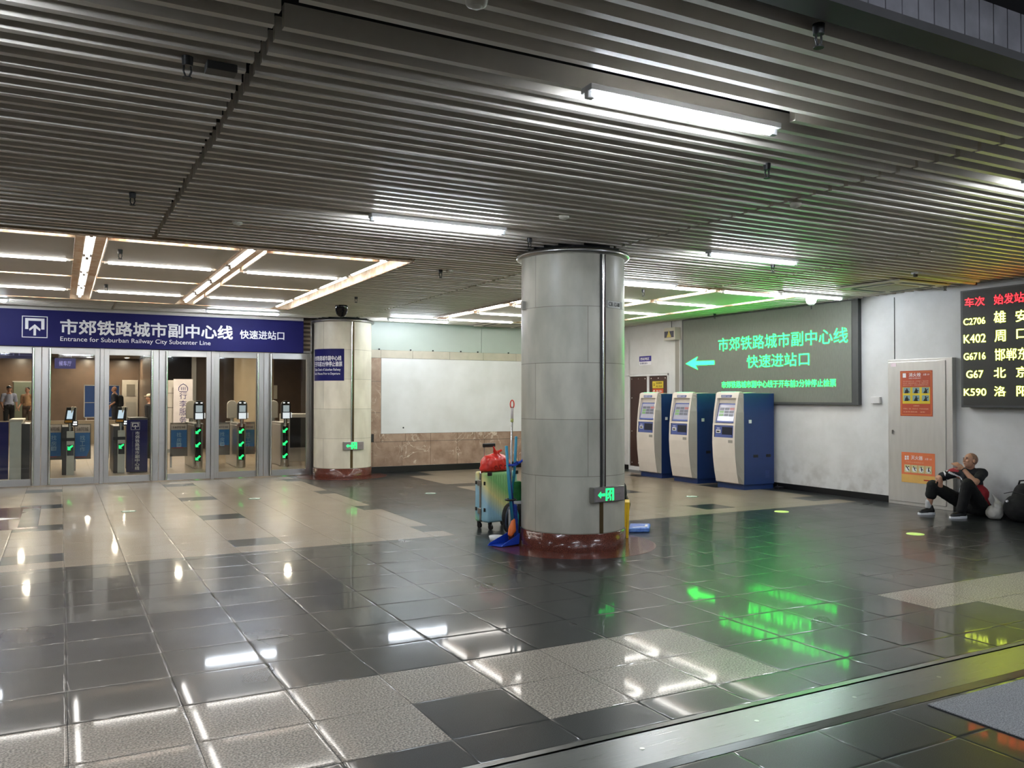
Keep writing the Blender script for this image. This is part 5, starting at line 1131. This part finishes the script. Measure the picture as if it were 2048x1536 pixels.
def stander(name, label, x, y, z0, yaw_, shirt, pants, H=1.72, cap=None, bag=None, bald=False, belt=False, armbend=0.3, long_sleeve=False):
    t = thing(name, label, 'person', (x, y, z0)); s = H/1.72
    R = Matrix.Rotation(yaw_, 3, 'Z'); P = lambda a, b, c: Vector((x, y, z0))+R @ Vector((a*s, b*s, c*s))
    F = R @ Matrix(((1, 0, 0), (0, 1, 0), (0, 0, 1)))
    sk = MB(); hc = P(0, 0.02, 1.60); head_blob(sk, hc, F, s); capsule(sk, P(0, 0, 1.52), P(0, -0.01, 1.42), 0.05*s, 0.055*s); capsule(sk, P(0, 0, 1.38), P(0, 0, 1.0), 0.11*s, 0.11*s)
    J = []
    for q in (-1, 1):
        sh_, el, wr = P(q*0.19, 0, 1.38), P(q*0.24, -0.03, 1.10), P(q*0.22, 0.10+armbend*0.3, 0.90+armbend*0.15)
        J.append((sh_, el, wr)); capsule(sk, P(q*0.1, 0, 1.38), sh_, 0.06*s, 0.05*s); capsule(sk, sh_, el, 0.046*s, 0.036*s); capsule(sk, el, wr, 0.036*s, 0.024*s)
        hand(sk, wr, R @ frame((0, 0.35, -1), (q, 0, 0)), (0.3, 0.35, 0.4, 0.5), s, 1 if q < 0 else 1)
        capsule(sk, P(q*0.09, 0, 0.92), P(q*0.10, 0.01, 0.5), 0.08*s, 0.055*s); capsule(sk, P(q*0.10, 0.01, 0.5), P(q*0.10, 0, 0.09), 0.052*s, 0.036*s)
    blob('body', sk, M_skin, t, 0.011, 2); face_parts(t, hc, F, s)
    if not bald: hr = MB(); ellipsoid(hr, hc+F @ Vector((0, -0.022, 0.042))*s, (0.08*s, 0.092*s, 0.085*s), F); blob('hair', hr, M_hair, t, 0.01, 1)
    m = MB(); capsule(m, P(0, 0, 1.33), P(0, 0, 1.0), 0.135*s, 0.125*s); capsule(m, P(-0.16, 0, 1.375), P(0.16, 0, 1.375), 0.075*s, 0.075*s); capsule(m, P(-0.05, 0, 1.05), P(0.05, 0, 1.05), 0.125*s, 0.125*s)
    for sh_, el, wr in J: capsule(m, sh_, sh_.lerp(el, 0.75), 0.062*s, 0.058*s)
    if long_sleeve:
        for sh_, el, wr in J: capsule(m, sh_, el, 0.06*s, 0.05*s); capsule(m, el, el.lerp(wr, 0.85), 0.05*s, 0.038*s)
    blob('shirt', m, shirt, t, 0.012, 2, 0.012, 0.08)
    m = MB(); capsule(m, P(-0.06, 0, 0.95), P(0.06, 0, 0.95), 0.125*s, 0.125*s)
    for q in (-1, 1): capsule(m, P(q*0.09, 0, 0.9), P(q*0.10, 0.01, 0.5), 0.10*s, 0.075*s); capsule(m, P(q*0.10, 0.01, 0.5), P(q*0.10, 0, 0.1), 0.075*s, 0.066*s)
    blob('trousers', m, pants, t, 0.012, 2)
    for q in (-1, 1): shoe(t, P(q*0.10, -0.07, 0), P(q*0.11, 0.18, 0), m=M_black, ms=M_black, voxel=0.012)
    if belt: MB().lathe([(0.142*s, 0.99*s), (0.145*s, 1.035*s), (0.13*s, 1.04*s)], 0, 0, 24).build('belt', M_black, t)
    if cap:
        c = MB(); ellipsoid(c, hc+F @ Vector((0, -0.01, 0.062))*s, (0.088*s, 0.1*s, 0.062*s), F); o = blob('cap', c, cap, t, 0.011, 1)
        b = MB(); ellipsoid(b, hc+F @ Vector((0, 0.1, 0.05))*s, (0.06*s, 0.055*s, 0.008*s), F); b.build('peak', cap, o, world=True)
    if bag:
        b = MB(); capsule(b, P(0, -0.2, 1.28), P(0, -0.2, 1.02), 0.12*s, 0.13*s); blob('backpack', b, bag, t, 0.014, 2)
    return t
stander('person', 'person in pale blue uniform shirt and black cap beyond the glass doors', -1.66, 36.0, 0.30, math.radians(-170), mat('pale_blue_shirt', (170, 178, 205), 0.7), M_blackc, 1.72, cap=M_black, belt=True)
stander('person', 'person in beige shirt with a dark sling standing beside the uniformed guard', -1.08, 36.3, 0.30, math.radians(-205), mat('beige_shirt', (188, 150, 112), 0.8), mat('taupe_shorts', (92, 76, 66), 0.8), 1.68, bag=M_blackc)
stander('person', 'person in dark tee with backpack before the blue hall board', 1.86, 36.2, 0.30, math.radians(80), mat('dark_tee', (34, 38, 52), 0.8), mat('slate_trousers', (40, 42, 50), 0.8), 1.72, bag=M_blackc, bald=True)
stander('person', 'person in pale cap and dark jacket half hidden by the door stile', 2.10, 24.2, 0.0, math.radians(60), mat('dark_jacket', (26, 26, 30), 0.8), M_blackc, 1.70, cap=mat('cream_cap', (222, 206, 180), 0.8), long_sleeve=True)

# ------------------------------------------------------------------ hall beyond the doors
def hall():
    w = MB().box(-5.3, 3.0, 38.5, 38.7, 0, 3.75); struct(w, 'wall_hall_far', M_bark)
    struct(MB().box(2.9, 3.1, 33.4, 38.5, 0, 3.75), 'wall_hall_side', M_bark)
    struct(MB().box(-5.5, -5.3, 17.4, 38.7, 0, 3.75), 'wall_hall_west', M_bark)
    w = MB().box(3.72, 9.2, 28.0, 28.2, 0, 3.75); struct(w, 'wall_hall_near', M_bark)
    struct(MB().box(2.9, 9.2, 33.2, 33.4, 0, 3.75), 'wall_hall_recess', mat('recess_dark', (48, 38, 32), 0.6))
    struct(MB().box(3.62, 3.74, 27.9, 28.05, 0, 3.2), 'trim_30', M_steel)
    struct(MB().box(9.0, 9.2, 17.3, 28.2, 0, 3.75), 'wall_hall_east', M_bark)
    struct(MB().box(-5.5, 9.2, 17.5, 38.7, CEIL, CEIL+0.1), 'ceiling_hall', mat('hall_ceiling', (96, 88, 80), 0.6))
    struct(MB().box(-5.0, 3.0, 32.6, 33.0, 0, 0.80), 'wall_hall_parapet', M_beigewall)
    c3 = thing('column', 'beige round column beyond the turnstiles', 'column', (5.1, 25.88, 0)); c3['kind'] = 'structure'
    MB().lathe([(0.57, 0.16), (0.57, CEIL)], n=64).build('shaft', M_beigewall, c3); MB().lathe([(0.58, 0), (0.58, 0.16), (0.57, 0.16)], n=64).build('skirt', M_red, c3)
    t = thing('information_board', 'tall blue board on the far wall beyond the turnstiles', 'board', (1.44, 36.9, 0.3))
    MB().box(0.83, 2.06, 36.9, 36.98, 0.82, 2.06).build('panel', mat('board_blue', (38, 84, 160), 0.4, var=0.1), t, world=True); b = MB()
    for q in ((0.81, 2.08, 2.05, 2.09), (0.81, 2.08, 0.80, 0.83), (0.81, 0.84, 0.8, 2.08), (2.05, 2.08, 0.8, 2.08), (0.81, 2.08, 1.38, 1.40)): b.box(q[0], q[1], 36.88, 36.99, q[2], q[3])
    for x in (0.9, 2.0): b.box(x-0.02, x+0.02, 36.92, 36.97, 0.3, 0.82)
    b.build('frame', M_fix, t, world=True)
    d = thing('door_8', 'grey hall door with a small window beyond the turnstiles', 'door', (2.5, 38.45, 0.3)); d['kind'] = 'structure'
    MB().box(2.25, 2.86, 38.42, 38.5, 0.3, 2.32).build('leaf', mat('grey_door', (158, 150, 138), 0.5), d, world=True, bevel=0.01); MB().box(2.42, 2.74, 38.405, 38.43, 1.65, 2.14).build('pane', mat('frosted_pane', (104, 98, 88), 0.2), d, world=True); MB().box(2.40, 2.78, 38.41, 38.425, 0.6, 1.4).build('panel', M_kgrey2, d, world=True)
    d = thing('door_9', 'dull green hall door behind the two people', 'door', (-1.2, 38.45, 0.3)); d['kind'] = 'structure'
    MB().box(-1.62, -0.75, 38.42, 38.5, 0.3, 2.2).build('leaf', mat('green_door', (92, 98, 84), 0.5), d, world=True, bevel=0.01); MB().box(-1.66, -0.71, 38.44, 38.5, 2.2, 2.24).build('frame', M_kgrey2, d, world=True)
    # hanging panels added to imitate blue reflections in the door glass; banner
    for x0, x1, y, z0, z1, s, lb in ((-1.9, -0.5, 24.0, 2.55, 2.8, '进站口', 'blue panel imitating a reflection in the first glass door'), (-0.14, 0.35, 25.0, 2.35, 2.62, '候车厅', 'small blue panel imitating a reflection in the pictogram door')):
        t = thing('reflection_panel', lb, 'sign', ((x0+x1)/2, y, z0)); MB().box(x0, x1, y, y+0.06, z0, z1).build('panel', mat('reflection_blue', (24, 26, 66), 0.4, emit=(0.05, 0.05, 0.25), strength=0.05), t, world=True); text('lettering', s, mat('reflection_text', (120, 124, 190), 0.5), t, (x0+0.1, y-0.002, z0+0.07), X_, (x1-x0)-0.2, z1-z0-0.14)
        for x in (x0+0.1, x1-0.1): MB().cyl((x, y+0.03, z1), (x, y+0.03, CEIL), 0.01, n=8).build('rod', M_darkm, t, world=True)
    t = thing('banner', 'white standing banner with luggage service writing and arch emblem beyond the doors', 'banner', (3.1, 26.0, 0))
    MB().box(2.87, 3.39, 26.0, 26.02, 0.1, 2.13).build('sheet', mat('banner_white', (206, 200, 204), 0.5), t, world=True); MB().box(2.85, 3.41, 25.96, 26.08, 0, 0.1).build('base', M_steel, t, world=True)
    bl = mat('banner_violet', (70, 66, 120), 0.5)
    for k, ch in enumerate('行李服务'): text('lettering', ch, bl, t, (3.03, 25.995, 1.55-k*0.235), X_, 0.2, 0.2)
    a = MB(); O = Vector((3.13, 25.997, 1.80)); a.stroke([(-0.12, 0.0), (-0.12, 0.08), (-0.07, 0.15), (0, 0.19), (0.07, 0.15), (0.12, 0.08), (0.12, 0.0)], 0.02, O, X_, Z_, 0.002)
    for x in (-0.05, 0, 0.05): a.stroke([(x, 0.02), (x, 0.09)], 0.018, O, X_, Z_, 0.002)
    a.stroke([(-0.1, -0.03), (0.1, -0.03)], 0.02, O, X_, Z_, 0.002); a.build('emblem', bl, t, world=True)
    t = thing('information_board', 'white lettered board partly hidden behind the luggage banner', 'board', (2.7, 26.3, 0)); MB().box(2.4, 2.95, 26.3, 26.34, 0.1, 2.1).build('panel', mat('board_cream', (196, 190, 184), 0.5), t, world=True)
    b = MB()
    for z in (1.3, 1.72): b.box(2.4, 2.95, 26.295, 26.3, z, z+0.01)
    b.build('rule', M_darkm, t, world=True); MB().box(2.4, 2.95, 26.26, 26.38, 0, 0.1).build('base', M_steel, t, world=True)
    # downlights
    k = 0
    places = ['over the first turnstile', 'over the second turnstile', 'over the third turnstile', 'over the last turnstile', 'past the first turnstile', 'past the second turnstile', 'before the banner', 'before the beige column', 'over the hall steps', 'over the parapet', 'near the far wall', 'by the hall door', 'over the green door', 'over the blue board']
    for (x, y) in ((-0.7, 20.5), (1.1, 20.5), (2.9, 20.8), (4.6, 20.8), (-0.7, 24.5), (1.0, 24.5), (2.9, 24.8), (5.6, 23.6), (-1.0, 29.5), (1.6, 30.0), (0.4, 34.5), (2.35, 37.4), (-1.4, 37.4), (1.0, 37.6)):
        t = thing('downlight', 'round recessed downlight in the hall ceiling '+places[k], 'downlight', (x, y, CEIL), 'hall downlights'); k += 1
        MB().lathe([(0.09, 0.0), (0.12, 0.0), (0.12, -0.012), (0.09, -0.008)], n=24).build('ring', M_fix, t); MB().cyl((0, 0, -0.004), (0, 0, 0.0), 0.09, n=20).build('lens', mat('downlight_lit', (255, 240, 220), 0.4, emit=(1.0, 0.84, 0.64), strength=DOWN), t)
hall()
# turnstiles
def gate_round(x, y, label):
    t = thing('turnstile', label, 'turnstile', (x, y, 0), 'ticket gates beyond the doors')
    MB().box(-0.10, 0.10, 0.06, 1.55, 0.0, 0.98).build('cabinet', M_steel, t, bevel=0.02)
    MB().box(-0.105, 0.105, 0.05, 1.56, 0.98, 1.02).build('top_plate', M_steel, t, bevel=0.01)
    p = MB(); p.lathe([(0.088, 0.0), (0.088, 1.0)], 0, 0.06, 28); p.build('post', M_chrome, t)
    MB().lathe([(0.0895, 0.17), (0.0895, 0.93)], 0, 0.06, 20, a0=math.radians(-135), a1=math.radians(-58)).build('display_strip', mat('gate_black', (12, 16, 14), 0.15), t)
    for z in (0.84, 0.545, 0.25):
        a = math.radians(-98); O = Vector((0.092*math.cos(a), 0.06+0.0925*math.sin(a), z)); ux = Vector((-math.sin(a), math.cos(a), 0))
        MB().prism([(-0.055, -0.055), (-0.055, 0.012), (-0.036, -0.008), (0.03, 0.055), (0.058, 0.028), (-0.008, -0.034), (0.012, -0.055)], O, ux, Z_, 0.002).build('lit_arrow', M_greens, t)
    def dome(yc, name, mface):
        o = MB(); pts = [(-0.11, 0.0), (0.11, 0.0), (0.11, 0.33)]+[(0.11*math.cos(a), 0.33+0.1*math.sin(a)) for a in [PI*k/10 for k in range(1, 10)]]+[(-0.11, 0.33)]
        o.prism(pts, (0, yc+0.05, 1.10), X_, Z_, 0.10); return o.build(name, mface, t, bevel=0.015, seg=3)
    h = dome(-0.0, 'face_scanner', M_black)
    MB().box(-0.07, 0.07, -0.056, -0.05, 1.27, 1.42).build('screen', mat('scanner_screen', (120, 130, 135), 0.2, emit=(0.45, 0.52, 0.55), strength=0.24), h); MB().box(-0.08, 0.08, -0.06, -0.05, 1.115, 1.25).build('card_panel', mat('scanner_white', (230, 232, 236), 0.3, emit=(0.85, 0.92, 1.0), strength=0.28), h, bevel=0.004)
    for q in (-0.05, 0.05): MB().box(q-0.02, q+0.02, -0.056, -0.05, 1.47, 1.485).build('lamp', mat('scanner_lamp', (255, 255, 255), 0.3, emit=(1, 1, 1), strength=1.2), h)
    MB().box(0.112, 0.135, -0.04, 0.0, 1.13, 1.25).build('side_reader', mat('reader_white', (220, 220, 220), 0.3, emit=(0.9, 0.9, 0.9), strength=0.2), h)
    MB().cyl((0, 0.02, 1.0), (0, 0.02, 1.12), 0.045, n=14).build('neck', M_chrome, t)
    dome(1.30, 'rear_scanner', M_kgrey2); MB().cyl((0, 1.3, 1.0), (0, 1.3, 1.12), 0.04, n=14).build('rear_neck', M_chrome, t)
    return t
g0 = gate_round(2.74, 20.0, 'chrome turnstile with round face scanner before the white banner')
dup(g0, (3.66, 19.9, 0), 'chrome turnstile with round face scanner before the beige column'); dup(g0, (4.64, 19.86, 0), 'chrome turnstile with round face scanner closest to the cream column')
def gate_tablet(x, y, label):
    t = thing('turnstile', label, 'turnstile', (x, y, 0), 'ticket gates beyond the doors')
    MB().box(-0.14, 0.06, 0.0, 1.5, 0, 0.99).build('cabinet', mat('gate_dark', (60, 58, 56), 0.4), t, bevel=0.01); MB().box(-0.06, 0.08, -0.07, 0.02, 0, 0.90).build('post', mat('gate_white', (196, 200, 190), 0.4), t, bevel=0.006)
    MB().box(-0.15, 0.085, -0.075, -0.068, 0.70, 0.765).build('band', M_black, t); MB().box(-0.05, 0.072, -0.076, -0.07, 0.40, 0.62).build('display', M_black, t)
    MB().prism([(-0.05, -0.05), (-0.05, 0.03), (-0.03, 0.01), (0.035, 0.05), (0.05, 0.03), (-0.012, -0.03), (0.01, -0.05)], (0.012, -0.077, 0.565), X_, Z_, 0.002).build('lit_arrow', M_greens, t)
    R = Matrix.Translation((-0.02, -0.02, 1.06)) @ Matrix.Rotation(math.radians(-35), 4, 'Z') @ Matrix.Rotation(math.radians(-14), 4, 'X')
    h = MB().box(-0.10, 0.10, -0.02, 0.05, 0.0, 0.34).xf(R).build('tablet', M_black, t, bevel=0.008); MB().box(-0.055, 0.07, -0.024, -0.019, 0.09, 0.27).xf(R).build('screen', mat('tablet_screen', (150, 170, 190), 0.2, emit=(0.5, 0.62, 0.72), strength=0.36), h); MB().box(-0.08, 0.08, -0.024, -0.019, 0.015, 0.06).xf(R).build('reader_strip', mat('tablet_amber', (190, 140, 60), 0.4), h)
    MB().box(0.02, 0.12, -0.02, 0.12, 1.02, 1.40).build('mount', M_acw, t, bevel=0.01); MB().cyl((0, 0, 0.88), (0, 0, 1.08), 0.035, n=12).build('neck', M_chrome, t)
    s = MB()
    for a in (0, 1):
        for b in (0, 1): s.box(0.055+a*0.04, 0.085+a*0.04, -0.075, -0.07, 1.03+b*0.045, 1.055+b*0.045)
    s.build('scan_light', MATS['scanner_lamp'], t); MB().box(0.035, 0.145, -0.07, -0.02, 1.0, 1.12).build('scan_window', M_black, t)
    return t
g1 = gate_tablet(0.18, 19.65, 'turnstile with tablet scanner behind the pictogram door'); dup(g1, (1.14, 19.75, 0), 'turnstile with tablet scanner beside the navy totem panel')
t = thing('turnstile_end', 'white and navy turnstile end behind the first glass door', 'turnstile', (-0.75, 18.95, 0)); MB().box(-0.86, -0.66, 18.95, 20.2, 0, 1.13).build('post', MATS['gate_white'], t, world=True, bevel=0.01); MB().box(-0.87, -0.63, 18.93, 20.22, 1.13, 1.17).build('top', M_acw, t, world=True, bevel=0.008); MB().box(-0.66, -0.52, 19.0, 20.2, 0, 1.08).build('side_cover', MATS['gate_dark'], t, world=True); MB().box(-1.9, -0.875, 18.95, 19.0, 0.02, 1.12).build('navy_panel', M_navy, t, world=True)
t = thing('totem_panel', 'navy panel with vertical white writing and pictogram on a turnstile end', 'sign', (1.44, 19.6, 0)); MB().box(1.245, 1.65, 19.6, 19.66, 0.02, 1.12).build('panel', M_navy, t, world=True); MB().box(1.31, 1.66, 19.66, 21.0, 0.0, 1.16).build('cabinet', MATS['gate_dark'], t, world=True)
for k, ch in enumerate('市郊铁路城市副中心线'): text('lettering', ch, M_txt, t, (1.41, 19.597, 0.80-k*0.0825), X_, 0.085, 0.075, 0.01)
vt = text_mb(MB(), 'Entrance for Suburban Railway City Subcenter Line', (1.345, 19.597, 0.87), Vector((0, 0, -1)), X_, 0.78, 0.03); vt.build('lettering', mat('totem_dim_text', (120, 120, 150), 0.5), t, world=True)
ic = MB(); O = Vector((1.325, 19.597, 0.91)); k_ = 0.43
for p in ([(0, 0), (0.4, 0), (0.4, 0.014), (0, 0.014)], [(0, 0.371), (0.4, 0.371), (0.4, 0.385), (0, 0.385)], [(0, 0), (0.014, 0), (0.014, 0.385), (0, 0.385)], [(0.386, 0), (0.4, 0), (0.4, 0.385), (0.386, 0.385)], [(0.05, 0.15), (0.05, 0.345), (0.35, 0.345), (0.35, 0.15), (0.30, 0.15), (0.30, 0.30), (0.10, 0.30), (0.10, 0.15)], [(0.18, 0.04), (0.22, 0.04), (0.22, 0.17), (0.28, 0.12), (0.29, 0.155), (0.20, 0.24), (0.11, 0.155), (0.12, 0.12), (0.18, 0.17)]):
    ic.prism([(a*k_, b*k_) for a, b in p], O, X_, Z_, 0.001)
ic.build('pictogram', M_txt, t, world=True)
# advertising flaps between the turnstiles
ab = mat('ad_blue', (38, 110, 178), 0.4); aw = mat('ad_white', (204, 196, 188), 0.4); ar = mat('ad_red', (170, 60, 50), 0.4); ak = mat('ad_ink', (92, 84, 84), 0.5); ap = mat('ad_pale', (150, 190, 220), 0.5)
for x0, x1, z0, z1, s, chf, lb in ((-0.72, -0.44, 0.33, 1.0, '找工作', 1, 'first advertising flap beside the white turnstile end'), (-0.25, 0.02, 0.33, 1.0, '找房', -1, 'advertising flap just before the first tablet turnstile'), (0.29, 0.58, 0.31, 0.99, '找工作', 1, 'advertising flap just after the first tablet turnstile'),
                             (0.72, 0.94, 0.33, 0.985, '找房', -1, 'advertising flap just before the second tablet turnstile'), (2.24, 2.575, 0.457, 0.98, '找房', 0, 'advertising flap before the first round-scanner turnstile'), (3.20, 3.515, 0.48, 0.967, '找房', 0, 'advertising flap before the middle round-scanner turnstile'), (3.80, 4.09, 0.435, 0.96, '找工作', 0, 'advertising flap after the middle round-scanner turnstile')):
    t = thing('advertising_flap', 'blue and white '+lb, 'advertising panel', ((x0+x1)/2, 20.7, z0), 'advertising flaps in the gates')
    y = 20.7; zh = z1-(z1-z0)*0.24; c = 0.06
    pl = [(x0, z0), (x1, z0), (x1, zh), (x0, zh)]
    if chf > 0: pl = [(x0, z0), (x1-c, z0), (x1, z0+0.16), (x1, zh), (x0, zh)]
    MB().prism(pl, (0, y, 0), X_, Z_, 0.02).build('blue_panel', ab, t, world=True); MB().box(x0, x1, y-0.02, y, zh, z1).build('header', aw, t, world=True); MB().box(x0+0.02, x1-0.08, y-0.018, y, z0-0.02, z0).build('red_edge', ar, t, world=True)
    text('lettering', '58同城', ak, t, (x0+0.03, y-0.022, zh+0.035), X_, (x1-x0)-0.06, (z1-zh)-0.075, 0.01)
    n = len(s)
    for k, ch in enumerate(s): text('lettering', ch, ap, t, ((x0+x1)/2-0.05, y-0.022, zh-0.04-(k+1)*0.125), X_, 0.10, 0.105, 0.005)
    if n == 2: MB().box((x0+x1)/2-0.05, (x0+x1)/2+0.05, y-0.022, y-0.02, zh-0.39, zh-0.30).build('badge', ap, t, world=True, bevel=0.01); text('lettering', '58', ab, t, ((x0+x1)/2-0.03, y-0.0235, zh-0.37), X_, 0.06, 0.05)
    gp = MB().box(x0-0.02, x1+0.02, y-0.0, y+0.012, 0.25, 1.02); gp.build('flap', mat('flap_acrylic', (120, 116, 110), 0.2), t, world=True)
    MB().box(x0-0.02, x0+0.02, y, y+0.03, 0, 0.3).build('pivot', M_steel, t, world=True)
t = thing('barrier_cabinet', 'dark low barrier cabinet next to the last turnstile', 'barrier', (5.2, 21.5, 0)); MB().box(4.98, 5.75, 21.2, 22.0, 0, 1.19).build('body', M_cabsteel, t, world=True, bevel=0.01); MB().box(5.06, 5.6, 21.18, 21.2, 0.35, 1.1).build('dark_panel', M_black, t, world=True)
t = thing('wall_label', 'small white strip label on the brown hall wall', 'label', (6.15, 27.98, 1.6)); MB().box(6.1, 6.26, 27.98, 28.0, 1.55, 2.0).build('plate', M_acw, t, world=True)
